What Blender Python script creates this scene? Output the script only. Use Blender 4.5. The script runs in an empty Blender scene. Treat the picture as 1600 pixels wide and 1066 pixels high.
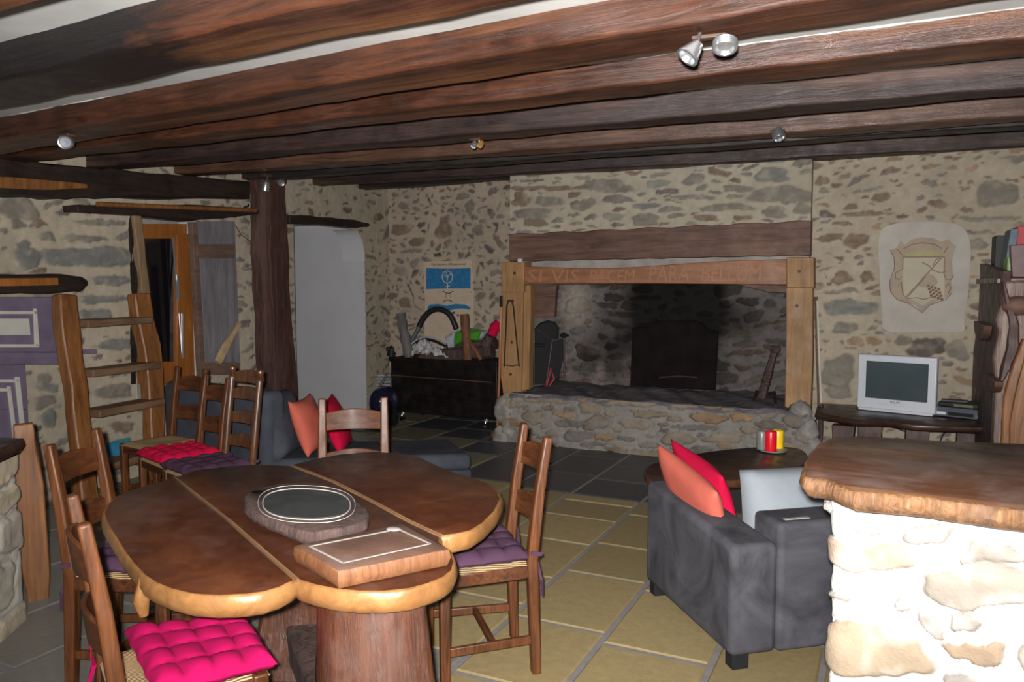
import bpy, bmesh, math, random
import numpy as np
from mathutils import Vector, Matrix, Euler
PI = math.pi
random.seed(7)
SC = bpy.context.scene
COL = SC.collection

# ------------------------------------------------------------------ camera
FPX, YAW, PIT, EYE = 1220.0, math.radians(25.65), math.radians(4.2), 1.5
cd = bpy.data.cameras.new('camera'); cam = bpy.data.objects.new('camera', cd); COL.objects.link(cam)
cd.sensor_width = 36.0; cd.lens = 36.0 * FPX / 1600.0
cam.location = (0, 0, EYE); cam.rotation_euler = (math.radians(90) - PIT, 0, YAW)
cd.clip_start = .02
SC.camera = cam
# ------------------------------------------------------------------ world and light
w = bpy.data.worlds.new('world'); SC.world = w; w.use_nodes = True
w.node_tree.nodes['Background'].inputs[0].default_value = (0.80, 0.88, 1.0, 1)
w.node_tree.nodes['Background'].inputs[1].default_value = 0.27
fl_d = bpy.data.lights.new('camera_flash', 'SPOT'); flash = bpy.data.objects.new('camera_flash', fl_d); COL.objects.link(flash)
fl_d.energy = 1450; fl_d.shadow_soft_size = .018; fl_d.spot_size = math.radians(118); fl_d.spot_blend = 1.0
fl_d.color = (1.0, .97, .95)
flash.location = (0.0, -0.06, EYE + .048); flash.rotation_euler = (math.radians(97), 0, YAW - math.radians(4))
SC.view_settings.view_transform = 'Standard'; SC.view_settings.look = 'None'
SC.view_settings.exposure = 0.0; SC.view_settings.gamma = 1.0
SC.view_settings.use_curve_mapping = False

# ------------------------------------------------------------------ measuring helpers: sight line through a photo point onto a real plane
def ray(x, y):
    u = (x - 800) / FPX; v = (533 - y) / FPX
    cp, sp = math.cos(PIT), math.sin(PIT); fh = cp + v * sp; z = -sp + v * cp
    cy, sy = math.cos(YAW), math.sin(YAW)
    return Vector((u * cy - fh * sy, u * sy + fh * cy, z))
def fl(x, y, z=0.0):
    d = ray(x, y); t = (z - EYE) / d.z; return Vector((d.x * t, d.y * t, z))
def aY(x, y, Y):
    d = ray(x, y); t = Y / d.y; return Vector((d.x * t, Y, EYE + d.z * t))
def aX(x, y, X):
    d = ray(x, y); t = X / d.x; return Vector((X, d.y * t, EYE + d.z * t))
WS = .075                                        # the left wall runs slightly outwards
def WLX(Y): return -5.15 - WS * (Y - 3.2)
WN = Vector((1, WS, 0)).normalized()             # its inward normal
def aW(x, y, off=0.0):
    d = ray(x, y); p0 = Vector((-5.15, 3.2, 0)) + WN * off
    o = Vector((0, 0, EYE)); t = (p0 - o).dot(WN) / d.dot(WN); return o + d * t
def aP(x, y, p0, n):
    d = ray(x, y); o = Vector((0, 0, EYE)); n = Vector(n); t = (Vector(p0) - o).dot(n) / d.dot(n); return o + d * t

# ------------------------------------------------------------------ materials
def srgb(r, g, b):
    f = lambda c: (c / 255 / 12.92) if c / 255 <= .04045 else ((c / 255 + .055) / 1.055) ** 2.4
    return (f(r), f(g), f(b), 1)
def newmat(name):
    m = bpy.data.materials.new(name); m.use_nodes = True
    nt = m.node_tree; return m, nt, nt.nodes['Principled BSDF']
def N(nt, t, **k):
    n = nt.nodes.new(t)
    for a, v in k.items(): setattr(n, a, v)
    return n
def setin(n, **k):
    for a, v in k.items(): n.inputs[a.replace('_', ' ')].default_value = v
def ramp(nt, src, stops):
    r = N(nt, 'ShaderNodeValToRGB'); e = r.color_ramp.elements
    e[0].position, e[0].color = stops[0]; e[1].position, e[1].color = stops[-1]
    for p, c in stops[1:-1]:
        x = e.new(p); x.color = c
    nt.links.new(src, r.inputs[0]); return r
def coords(nt, scale=(1, 1, 1), kind='Object', rot=(0, 0, 0)):
    tc = N(nt, 'ShaderNodeTexCoord'); mp = N(nt, 'ShaderNodeMapping')
    mp.inputs['Scale'].default_value = scale; mp.inputs['Rotation'].default_value = rot
    nt.links.new(tc.outputs[kind], mp.inputs[0]); return mp.outputs[0]
def noise(nt, vec, scale, detail=4, rough=.55, dist=0):
    n = N(nt, 'ShaderNodeTexNoise'); setin(n, Scale=scale, Detail=detail, Roughness=rough, Distortion=dist)
    nt.links.new(vec, n.inputs['Vector']); return n.outputs['Fac']
def bump(nt, h, bs, s=.3, d=.01):
    b = N(nt, 'ShaderNodeBump'); setin(b, Strength=s, Distance=d)
    nt.links.new(h, b.inputs['Height']); nt.links.new(b.outputs[0], bs.inputs['Normal'])
def mix(nt, fac, a, b, mode='MIX'):
    m = N(nt, 'ShaderNodeMix', data_type='RGBA', blend_type=mode)
    for s, i in ((fac, 0), (a, 6), (b, 7)):
        if isinstance(s, (int, float)): m.inputs[i].default_value = s
        elif isinstance(s, tuple): m.inputs[i].default_value = s
        else: nt.links.new(s, m.inputs[i])
    return m.outputs[2]
def plain(name, c, rough=.6, metal=0, spec=.5, nscale=0, namp=.15, bs_=0, coat=0):
    m, nt, b = newmat(name)
    setin(b, Base_Color=c, Roughness=rough, Metallic=metal); b.inputs['Specular IOR Level'].default_value = spec
    b.inputs['Coat Weight'].default_value = coat
    v = coords(nt); f = noise(nt, v, nscale or 18, 5)
    lo = tuple(x * (1 - namp) for x in c[:3]) + (1,); hi = tuple(min(1, x * (1 + namp)) for x in c[:3]) + (1,)
    r = ramp(nt, f, [(.3, lo), (.7, hi)]); nt.links.new(r.outputs[0], b.inputs['Base Color'])
    if bs_: bump(nt, f, b, bs_, .01)
    return m
def wood(name, dark, light, ax='X', sc=1.0, rough=.45, spec=.5, bstr=.35, patch=None, pamt=.5, dust=None, damt=.3, wear=.25, coat=0):
    m, nt, b = newmat(name)
    s = {'X': (1.2, 14, 14), 'Y': (14, 1.2, 14), 'Z': (14, 14, 1.2), 'N': (5, 5, 5)}[ax]
    v = coords(nt, tuple(q * sc for q in s)); v2 = coords(nt)
    g = noise(nt, v, 1.6, 12, .70, 1.1); r = ramp(nt, g, [(.30, dark), (.52, tuple((dark[i] + light[i]) / 2 for i in range(3)) + (1,)), (.74, light)])
    out = r.outputs[0]
    big = noise(nt, v2, 2.3 * sc, 3, .5, .6)
    rr = ramp(nt, big, [(.35, (1 - wear, 1 - wear, 1 - wear, 1)), (.65, (1 + 0, 1, 1, 1))])
    out = mix(nt, 1.0, out, rr.outputs[0], 'MULTIPLY')
    if patch:
        f = ramp(nt, noise(nt, coords(nt, tuple(q * sc * .35 for q in s)), 1.1, 4, .55, .8), [(.52, (0, 0, 0, 1)), (.66, (1, 1, 1, 1))])
        mm = N(nt, 'ShaderNodeMath', operation='MULTIPLY'); mm.inputs[1].default_value = pamt
        nt.links.new(f.outputs[0], mm.inputs[0]); out = mix(nt, mm.outputs[0], out, patch)
    if dust:
        f = ramp(nt, noise(nt, coords(nt, (1, 1, 1)), 3.2, 9, .68, .5), [(.50, (0, 0, 0, 1)), (.74, (1, 1, 1, 1))])
        mm = N(nt, 'ShaderNodeMath', operation='MULTIPLY'); mm.inputs[1].default_value = damt
        nt.links.new(f.outputs[0], mm.inputs[0]); out = mix(nt, mm.outputs[0], out, dust)
    nt.links.new(out, b.inputs['Base Color']); b.inputs['Roughness'].default_value = rough
    rg = ramp(nt, noise(nt, v2, 9, 6), [(.3, (rough - .1,) * 3 + (1,)), (.7, (min(1, rough + .15),) * 3 + (1,))])
    nt.links.new(rg.outputs[0], b.inputs['Roughness']); b.inputs['Specular IOR Level'].default_value = spec
    b.inputs['Coat Weight'].default_value = coat; b.inputs['Coat Roughness'].default_value = .25
    bump(nt, g, b, bstr, .008); return m
def fabric(name, c, rough=.95, sheen=.3, blot=.25, sc=3.0, fine=220):
    m, nt, b = newmat(name); v = coords(nt)
    lo = tuple(x * (1 - blot) for x in c[:3]) + (1,); hi = tuple(min(1, x * (1 + blot)) for x in c[:3]) + (1,)
    r = ramp(nt, noise(nt, v, sc, 6, .6, .5), [(.35, lo), (.65, hi)])
    nt.links.new(r.outputs[0], b.inputs['Base Color']); b.inputs['Roughness'].default_value = rough
    b.inputs['Specular IOR Level'].default_value = .15; b.inputs['Sheen Weight'].default_value = 0
    b.inputs['Sheen Roughness'].default_value = .45
    bump(nt, noise(nt, v, fine, 2), b, .12, .003); return m
def attrmat(name, rough=.9, bstr=.5, vary=.18, fine=60, spec=.25):
    m, nt, b = newmat(name); a = N(nt, 'ShaderNodeAttribute', attribute_name='Col'); v = coords(nt)
    f = noise(nt, v, 22, 7, .65); g = noise(nt, v, fine, 5, .6)
    r = ramp(nt, f, [(.3, (1 - vary,) * 3 + (1,)), (.7, (1 + 0 * vary,) * 3 + (1,))])
    out = mix(nt, 1.0, a.outputs['Color'], r.outputs[0], 'MULTIPLY')
    nt.links.new(out, b.inputs['Base Color']); b.inputs['Roughness'].default_value = rough
    b.inputs['Specular IOR Level'].default_value = spec
    bump(nt, g, b, bstr, .006); return m

D = srgb
M = {}
RED1, RED2 = (.045, .014, .007, 1), (.17, .055, .024, 1)
M['beam'] = wood('beam_red', (.016, .006, .004, 1), (.105, .037, .018, 1), 'X', 1.3, .34, .5, .6, patch=(.17, .070, .028, 1), pamt=.6, wear=.5)
M['beam_light'] = wood('beam_brown', (.035, .015, .009, 1), (.14, .066, .038, 1), 'X', 1.3, .42, .5, .6, patch=(.19, .10, .055, 1), pamt=.4, wear=.35)
M['beam_dark'] = wood('beam_dark', (.008, .005, .005, 1), (.060, .030, .024, 1), 'X', 1.3, .5, .5, .6, patch=(.14, .07, .045, 1), pamt=.5, wear=.4)
M['beam_black'] = wood('beam_sooty', (.006, .005, .005, 1), (.035, .024, .020, 1), 'X', 1.3, .5, .5, .6, patch=(.09, .045, .03, 1), pamt=.35, wear=.3)
M['plate'] = wood('plate_dark', (.008, .006, .005, 1), (.035, .02, .014, 1), 'Y', .8, .6, .4, .7)
M['post'] = wood('post_hewn', (.020, .010, .008, 1), (.13, .052, .038, 1), 'Z', 1.6, .55, .5, .9, patch=(.16, .10, .085, 1), pamt=.35)
M['ladder'] = wood('ladder_orange', (.12, .042, .012, 1), (.36, .15, .045, 1), 'Z', .9, .42, .5, .35)
M['tread'] = wood('tread_worn', (.10, .05, .025, 1), (.26, .15, .085, 1), 'Y', .9, .6, .4, .3, dust=(.20, .18, .16, 1), damt=.6)
M['winwood'] = wood('window_orange', (.22, .065, .012, 1), (.42, .16, .035, 1), 'Z', .9, .35, .5, .2)
M['palewood'] = wood('pale_wood', (.16, .10, .055, 1), (.34, .23, .13, 1), 'Z', .9, .6, .4, .3)
M['greywood'] = wood('shutter_grey', (.11, .10, .11, 1), (.26, .25, .27, 1), 'Z', .9, .7, .3, .5, patch=(.13, .085, .065, 1), pamt=.6)
M['shutbar'] = wood('shutter_brown', (.10, .06, .045, 1), (.22, .14, .10, 1), 'Y', .9, .7, .3, .5)
M['chair'] = wood('chair_wood', (.034, .010, .003, 1), (.19, .064, .018, 1), 'Z', 1.5, .46, .35, .25, wear=.35, coat=.05)
M['chairH'] = wood('chair_slat', (.030, .009, .003, 1), (.15, .048, .014, 1), 'X', 1.5, .50, .3, .25, wear=.35, coat=.05)
M['chairdark'] = wood('chair_dark', (.030, .012, .006, 1), (.15, .062, .026, 1), 'Z', 1.5, .28, .5, .2, coat=.3)
M['oak'] = wood('surround_oak', (.24, .12, .045, 1), (.44, .26, .11, 1), 'Z', .8, .55, .4, .3, patch=(.20, .09, .045, 1), pamt=.35)
M['oakrail'] = wood('surround_rail', (.18, .07, .032, 1), (.36, .17, .078, 1), 'X', .8, .5, .4, .3, patch=(.20, .062, .035, 1), pamt=.7)
M['mantel'] = wood('mantel_brown', (.055, .026, .018, 1), (.22, .12, .085, 1), 'X', .7, .6, .4, .6)
M['tabletop'] = wood('tabletop_red', (.040, .011, .005, 1), (.095, .030, .012, 1), 'N', 1.0, .34, .5, .08, patch=(.13, .046, .018, 1), pamt=.35, dust=(.20, .14, .12, 1), damt=.25)
M['tabedge'] = wood('table_sapwood', (.17, .070, .020, 1), (.34, .17, .058, 1), 'N', 1.4, .38, .5, .25, patch=(.13, .050, .018, 1), pamt=.4)
M['trunk'] = wood('trunk_red', (.030, .009, .004, 1), (.125, .040, .016, 1), 'Z', 1.6, .30, .6, 1.0, dust=(.22, .16, .14, 1), damt=.35)
M['bark'] = wood('bark', (.028, .017, .015, 1), (.13, .082, .070, 1), 'Z', 1.2, .75, .3, 1.0)
M['slabtop'] = wood('bar_top', (.050, .019, .009, 1), (.115, .046, .022, 1), 'X', .9, .35, .5, .12, patch=(.24, .11, .05, 1), pamt=.4, dust=(.24, .21, .20, 1), damt=.45)
M['slabedge'] = wood('bar_edge', (.055, .020, .007, 1), (.28, .140, .055, 1), 'Z', 2.6, .45, .5, 1.0, patch=(.13, .075, .050, 1), pamt=.5)
M['coffedge'] = wood('coffee_edge', (.03, .012, .006, 1), (.13, .055, .025, 1), 'N', 1.4, .4, .5, .3)
M['darkslab'] = wood('dark_slab', (.018, .010, .007, 1), (.085, .042, .028, 1), 'X', 1, .35, .5, .2)
M['shelfwood'] = wood('shelf_bark', (.09, .05, .038, 1), (.38, .27, .22, 1), 'Z', 1.6, .4, .6, 1.0)
M['shelfdark'] = wood('shelf_dark', (.030, .012, .010, 1), (.11, .048, .038, 1), 'Z', 1, .5, .5, .3)
M['cutboard'] = wood('board_brown', (.090, .045, .031, 1), (.17, .096, .066, 1), 'X', 1, .5, .4, .15, dust=(.22, .19, .18, 1), damt=.35)
M['cutedge'] = wood('board_edge', (.10, .038, .016, 1), (.24, .105, .045, 1), 'Z', 1.6, .45, .4, .3)
M['chest'] = wood('chest_black', (.004, .003, .003, 1), (.012, .008, .007, 1), 'X', 1, .35, .5, .2)
M['broom'] = plain('broom_handle', (.32, .12, .045, 1), .4)
M['plaster'] = plain('plaster_ceiling', (.50, .50, .48, 1), .9, spec=.2, nscale=3, namp=.12, bs_=.25)
M['white'] = plain('plaster_white', (.50, .50, .51, 1), .9, spec=.2, nscale=2, namp=.05, bs_=.1)
M['lump'] = plain('mortar_dirty', (.25, .235, .215, 1), .9, spec=.2, nscale=12, namp=.4, bs_=.5)
M['greyplaster'] = plain('plaster_grey', (.30, .27, .25, 1), .9, spec=.2, nscale=6, namp=.25, bs_=.3)
M['ash'] = plain('hearth_ash', (.15, .138, .148, 1), .95, spec=.2, nscale=9, namp=.35, bs_=.4)
M['wall'] = attrmat('rubble_wall', .9, .35)
M['wallnear'] = attrmat('rubble_near', .85, .5, .12, 90)
M['floor'] = attrmat('floor_tiles', .42, .22, .22, 35, .45)
M['soot'] = attrmat('firebox_stone', .95, .8, .35)
M['purple'] = plain('purple_paint', (.155, .125, .185, 1), .5, nscale=8, namp=.15)
M['whitepaint'] = plain('white_paint', (.52, .52, .46, 1), .5, nscale=8, namp=.08)
M['silver'] = plain('silver_metal', (.62, .64, .66, 1), .28, .9, namp=.05)
M['chrome'] = plain('chrome', (.75, .77, .80, 1), .15, 1, namp=.03)
M['tvsilver'] = plain('tv_silver', (.55, .58, .63, 1), .4, .2, namp=.03)
M['tvdark'] = plain('tv_shell', (.12, .12, .13, 1), .5, namp=.05)
M['screen'] = plain('tv_glass', (.055, .075, .082, 1), .12, 0, .5, nscale=2, namp=.12)
M['black'] = plain('black_paint', (.010, .010, .012, 1), .75, spec=.25)
M['iron'] = plain('rusty_iron', (.075, .045, .042, 1), .6, .3, nscale=40, namp=.4, bs_=.3)
M['castiron'] = plain('fireback_iron', (.008, .0055, .005, 1), .9, 0, .15, nscale=6, namp=.5, bs_=.3)
M['mesh'] = plain('screen_mesh', (.020, .019, .020, 1), .6, .3, nscale=200, namp=.5)
M['pane'] = plain('dark_glass', (.006, .006, .008, 1), .06, 0, .6)
M['sofa'] = fabric('sofa_charcoal', (.058, .057, .066, 1), sheen=.35, blot=.45, sc=4)
M['sofaL'] = fabric('sofa_slate', (.050, .056, .070, 1), sheen=.3, blot=.25)
M['cushgrey'] = fabric('cushion_greyblue', (.215, .240, .262, 1), blot=.12)
M['cushslate'] = fabric('cushion_slate', (.054, .058, .070, 1), blot=.25, sc=6)
M['salmon'] = fabric('salmon_cloth', (.50, .115, .080, 1), blot=.12)
M['fuchsia'] = fabric('fuchsia_cloth', (.36, .003, .070, 1), blot=.12)
M['crimson'] = fabric('crimson_cloth', (.46, .004, .040, 1), blot=.12)
M['plum'] = fabric('plum_cloth', (.062, .030, .055, 1), blot=.18)
def rushmat():
    m, nt, b = newmat('woven_rush'); v = coords(nt, (1, 1, 1)); wv = N(nt, 'ShaderNodeTexWave', wave_type='BANDS', bands_direction='X')
    setin(wv, Scale=40.0, Distortion=2.5, Detail=2.0); nt.links.new(v, wv.inputs['Vector'])
    r = ramp(nt, wv.outputs['Fac'], [(.2, (.16, .09, .04, 1)), (.7, (.52, .36, .18, 1))])
    nt.links.new(r.outputs[0], b.inputs['Base Color']); b.inputs['Roughness'].default_value = .6
    bump(nt, wv.outputs['Fac'], b, .6, .005); return m
M['rush'] = rushmat()
def P_(name, c, **k): M[name] = plain(name, c, **k)
P_('red_wax', (.62, .008, .02, 1), rough=.3); P_('yellow_wax', (.80, .52, .02, 1), rough=.35); P_('grey_wax', (.16, .17, .16, 1), rough=.35)
P_('seamdust', (.085, .062, .050, 1), rough=.8); P_('dish', (.24, .23, .215, 1), rough=.4); P_('rubber', (.012, .012, .014, 1), rough=.5); P_('blueblack', (.010, .010, .030, 1), rough=.12, coat=.6)
P_('slate', (.030, .033, .033, 1), rough=.5, nscale=12, namp=.3); P_('whiteline', (.30, .275, .255, 1), rough=.7)
P_('green_plastic', (.06, .25, .02, 1), rough=.25); P_('grey_plastic', (.35, .37, .42, 1), rough=.25); P_('white_plastic', (.50, .50, .50, 1), rough=.25, nscale=10, namp=.35)
P_('teal', (.03, .20, .22, 1)); P_('blue_cover', (.03, .19, .34, 1)); P_('book_black', (.008, .008, .010, 1)); P_('book_blue', (.085, .12, .165, 1))
P_('book_green', (.22, .42, .10, 1)); P_('book_white', (.55, .55, .50, 1)); P_('book_purple', (.10, .03, .09, 1)); P_('book_red', (.38, .035, .04, 1)); P_('book_orange', (.45, .12, .03, 1))
P_('leather', (.10, .05, .045, 1), rough=.5); P_('vcr', (.11, .125, .15, 1), rough=.3, metal=.4); P_('olive', (.13, .13, .06, 1), rough=.4)
P_('flag_blue', (.018, .150, .330, 1), rough=.85, nscale=22, namp=.3); P_('flag_cream', (.50, .40, .30, 1), rough=.9, nscale=8, namp=.1); P_('ink', (.030, .025, .028, 1), rough=.9)
P_('flag_line', (.50, .45, .36, 1), rough=.9); P_('fresco', (.40, .375, .33, 1), rough=.9, nscale=5, namp=.12, bs_=.2); P_('fresco_tan', (.34, .275, .205, 1), rough=.9, nscale=9, namp=.12)
P_('fresco_pale', (.42, .38, .28, 1), rough=.9, nscale=6, namp=.08); P_('fresco_line', (.20, .12, .095, 1), rough=.9); P_('fresco_band', (.36, .32, .17, 1), rough=.9, nscale=8, namp=.1)
P_('carve', (.30, .135, .070, 1), rough=.6); P_('amber', (.55, .30, .10, 1), rough=.2, metal=.6); P_('rust_red', (.30, .03, .03, 1)); P_('brush', (.10, .04, .025, 1), rough=.9, nscale=90, namp=.5)
P_('nail', (.05, .025, .015, 1)); P_('button', (.55, .57, .62, 1), rough=.4); P_('stub', (.42, .30, .16, 1))

# ------------------------------------------------------------------ mesh builder
LOCAL = {}
def rootof(o):
    while o.parent: o = o.parent
    return o
def tag(o, label=None, cat=None, group=None, kind=None):
    for k, v in (('label', label), ('category', cat), ('group', group), ('kind', kind)):
        if v: o[k] = v
    return o
def thing(name, label, cat, loc=(0, 0, 0), rz=None, group=None):
    o = bpy.data.objects.new(name, None); COL.objects.link(o); o.location = loc
    o.empty_display_size = .1
    if rz is not None: o.rotation_euler = (0, 0, rz); LOCAL[o] = True
    return tag(o, label, cat, group)
class G:
    def __init__(s): s.v, s.f, s.m, s.cur = [], [], [], 0
    def add(s, vs, fs):
        b = len(s.v); s.v += [Vector(v) for v in vs]; s.f += [tuple(i + b for i in f) for f in fs]; s.m += [s.cur] * len(fs); return s
    def box(s, c, size, rot=None):
        hx, hy, hz = size[0] / 2, size[1] / 2, size[2] / 2
        vs = [Vector((x, y, z)) for z in (-hz, hz) for y in (-hy, hy) for x in (-hx, hx)]
        if rot is not None:
            R = rot.to_matrix() if isinstance(rot, Euler) else rot; vs = [R @ v for v in vs]
        c = Vector(c); return s.add([v + c for v in vs], [(0, 2, 3, 1), (4, 5, 7, 6), (0, 1, 5, 4), (2, 6, 7, 3), (0, 4, 6, 2), (1, 3, 7, 5)])
    def bx(s, x0, x1, y0, y1, z0, z1): return s.box(((x0 + x1) / 2, (y0 + y1) / 2, (z0 + z1) / 2), (x1 - x0, y1 - y0, z1 - z0))
    def tube(s, pts, r, n=12, cap=True, sq=1.0):
        pts = [Vector(p) for p in pts]; rs = r if isinstance(r, (list, tuple)) else [r] * len(pts)
        b = len(s.v); L = len(pts); up = None
        for i, p in enumerate(pts):
            t = (pts[min(i + 1, L - 1)] - pts[max(i - 1, 0)]).normalized()
            if up is None:
                up = Vector((0, 0, 1)) if abs(t.z) < .9 else Vector((1, 0, 0))
            a = t.cross(up).normalized(); c = a.cross(t).normalized(); up = c
            for k in range(n):
                th = 2 * PI * k / n; s.v.append(p + (a * math.cos(th) + c * math.sin(th) * sq) * rs[i])
        for i in range(L - 1):
            for k in range(n):
                s.f.append((b + i * n + k, b + i * n + (k + 1) % n, b + (i + 1) * n + (k + 1) % n, b + (i + 1) * n + k)); s.m.append(s.cur)
        if cap:
            s.f.append(tuple(b + k for k in reversed(range(n)))); s.f.append(tuple(b + (L - 1) * n + k for k in range(n))); s.m += [s.cur] * 2
        return s
    def sweep(s, pts, ws, ts, side, wob=0.0, seg=1, seed=1):
        """rectangular section swept along pts; width along 'side', thickness across"""
        rnd = random.Random(seed); pts = [Vector(p) for p in pts]
        if not isinstance(ws, (list, tuple)): ws = [ws] * len(pts)
        if not isinstance(ts, (list, tuple)): ts = [ts] * len(pts)
        P, W, T = [], [], []
        for i in range(len(pts) - 1):
            for k in range(seg):
                f = k / seg; P.append(pts[i].lerp(pts[i + 1], f)); W.append(ws[i] * (1 - f) + ws[i + 1] * f); T.append(ts[i] * (1 - f) + ts[i + 1] * f)
        P.append(pts[-1]); W.append(ws[-1]); T.append(ts[-1]); b = len(s.v); side = Vector(side)
        ph = [rnd.uniform(0, 6) for _ in range(12)]
        def nz(k, i): return wob * (math.sin(i * 1.1 + ph[k]) * .5 + math.sin(i * .37 + ph[k + 4]) * .8 + rnd.uniform(-.35, .35))
        for i, p in enumerate(P):
            t = (P[min(i + 1, len(P) - 1)] - P[max(i - 1, 0)]).normalized()
            a = (side - t * side.dot(t)).normalized(); c = t.cross(a).normalized()
            for k, (sa, sc) in enumerate(((-1, -1), (1, -1), (1, 1), (-1, 1))):
                s.v.append(p + a * (sa * W[i] / 2 + nz(k, i)) + c * (sc * T[i] / 2 + nz((k + 1) % 4 + 4, i) * .6))
        for i in range(len(P) - 1):
            for k in range(4):
                s.f.append((b + i * 4 + k, b + i * 4 + (k + 1) % 4, b + (i + 1) * 4 + (k + 1) % 4, b + (i + 1) * 4 + k)); s.m.append(s.cur)
        s.f.append((b + 3, b + 2, b + 1, b)); e = b + (len(P) - 1) * 4; s.f.append((e, e + 1, e + 2, e + 3)); s.m += [s.cur] * 2
        return s
    def prism(s, pts, z0, z1, M4=None):
        n = len(pts); vs = [Vector((p[0], p[1], z0)) for p in pts] + [Vector((p[0], p[1], z1)) for p in pts]
        if M4 is not None: vs = [M4 @ v for v in vs]
        return s.add(vs, [tuple(reversed(range(n))), tuple(range(n, 2 * n))] + [(i, (i + 1) % n, n + (i + 1) % n, n + i) for i in range(n)])
    def lathe(s, prof, c=(0, 0, 0), n=24, ax=None):
        c = Vector(c); b = len(s.v); R = Matrix.Identity(3)
        if ax is not None: R = Vector((0, 0, 1)).rotation_difference(Vector(ax)).to_matrix()
        for r, z in prof:
            for k in range(n): s.v.append(c + R @ Vector((r * math.cos(2 * PI * k / n), r * math.sin(2 * PI * k / n), z)))
        for i in range(len(prof) - 1):
            for k in range(n): s.f.append((b + i * n + k, b + i * n + (k + 1) % n, b + (i + 1) * n + (k + 1) % n, b + (i + 1) * n + k)); s.m.append(s.cur)
        s.f.append(tuple(b + k for k in reversed(range(n)))); s.f.append(tuple(b + (len(prof) - 1) * n + k for k in range(n))); s.m += [s.cur] * 2
        return s
    def ball(s, c, r, n=12, sz=(1, 1, 1)):
        prof = [(max(1e-4, r * math.sin(PI * i / n)), -r * math.cos(PI * i / n)) for i in range(n + 1)]
        b = len(s.v); s.lathe(prof, (0, 0, 0), n * 2); c = Vector(c)
        for i in range(b, len(s.v)): v = s.v[i]; s.v[i] = Vector((v.x * sz[0], v.y * sz[1], v.z * sz[2])) + c
        return s
    def xf(s, M4, start=0):
        for i in range(start, len(s.v)): s.v[i] = M4 @ s.v[i]
        return s
    def build(s, name, mats, parent=None, label=None, smooth=True, bevel=0, seg=2, sub=0, angle=40, base=True, recalc=True):
        me = bpy.data.meshes.new(name)
        if parent is not None:
            rt = rootof(parent); off = Vector((0, 0, 0)) if rt in LOCAL else Vector(rt.location)
        elif base:
            xs = [v.x for v in s.v]; ys = [v.y for v in s.v]; zs = [v.z for v in s.v]
            off = Vector(((min(xs) + max(xs)) / 2, (min(ys) + max(ys)) / 2, min(zs)))
        else: off = Vector((0, 0, 0))
        me.from_pydata([tuple(v - off) for v in s.v], [], s.f)
        if not isinstance(mats, (list, tuple)): mats = [mats]
        for mt in mats: me.materials.append(M[mt])
        me.polygons.foreach_set('material_index', s.m)
        if recalc:
            bm = bmesh.new(); bm.from_mesh(me); bmesh.ops.recalc_face_normals(bm, faces=bm.faces); bm.to_mesh(me); bm.free()
        if smooth:
            me.polygons.foreach_set('use_smooth', [True] * len(me.polygons))
            me.set_sharp_from_angle(angle=math.radians(angle))
        o = bpy.data.objects.new(name, me); COL.objects.link(o)
        if parent is not None: o.parent = parent
        else: o.location = off
        if bevel:
            b = o.modifiers.new('b', 'BEVEL'); b.width = bevel; b.segments = seg; b.limit_method = 'ANGLE'; b.angle_limit = math.radians(35)
        if sub:
            b = o.modifiers.new('s', 'SUBSURF'); b.levels = b.render_levels = sub
        if label: o['label'] = label
        return o
def S(o): o['kind'] = 'structure'; return o
def copy_tree(o, parent=None):
    c = o.copy(); COL.objects.link(c); c.parent = parent
    for ch in list(o.children): copy_tree(ch, c)
    return c
def smooth_outline(pts, k=4):
    """Catmull-Rom closed"""
    n = len(pts); out = []
    for i in range(n):
        p0, p1, p2, p3 = pts[i - 1], pts[i], pts[(i + 1) % n], pts[(i + 2) % n]
        for j in range(k):
            t = j / k
            out.append(tuple(.5 * ((2 * p1[a]) + (-p0[a] + p2[a]) * t + (2 * p0[a] - 5 * p1[a] + 4 * p2[a] - p3[a]) * t * t + (-p0[a] + 3 * p1[a] - 3 * p2[a] + p3[a]) * t ** 3) for a in range(2)))
    return out
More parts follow.
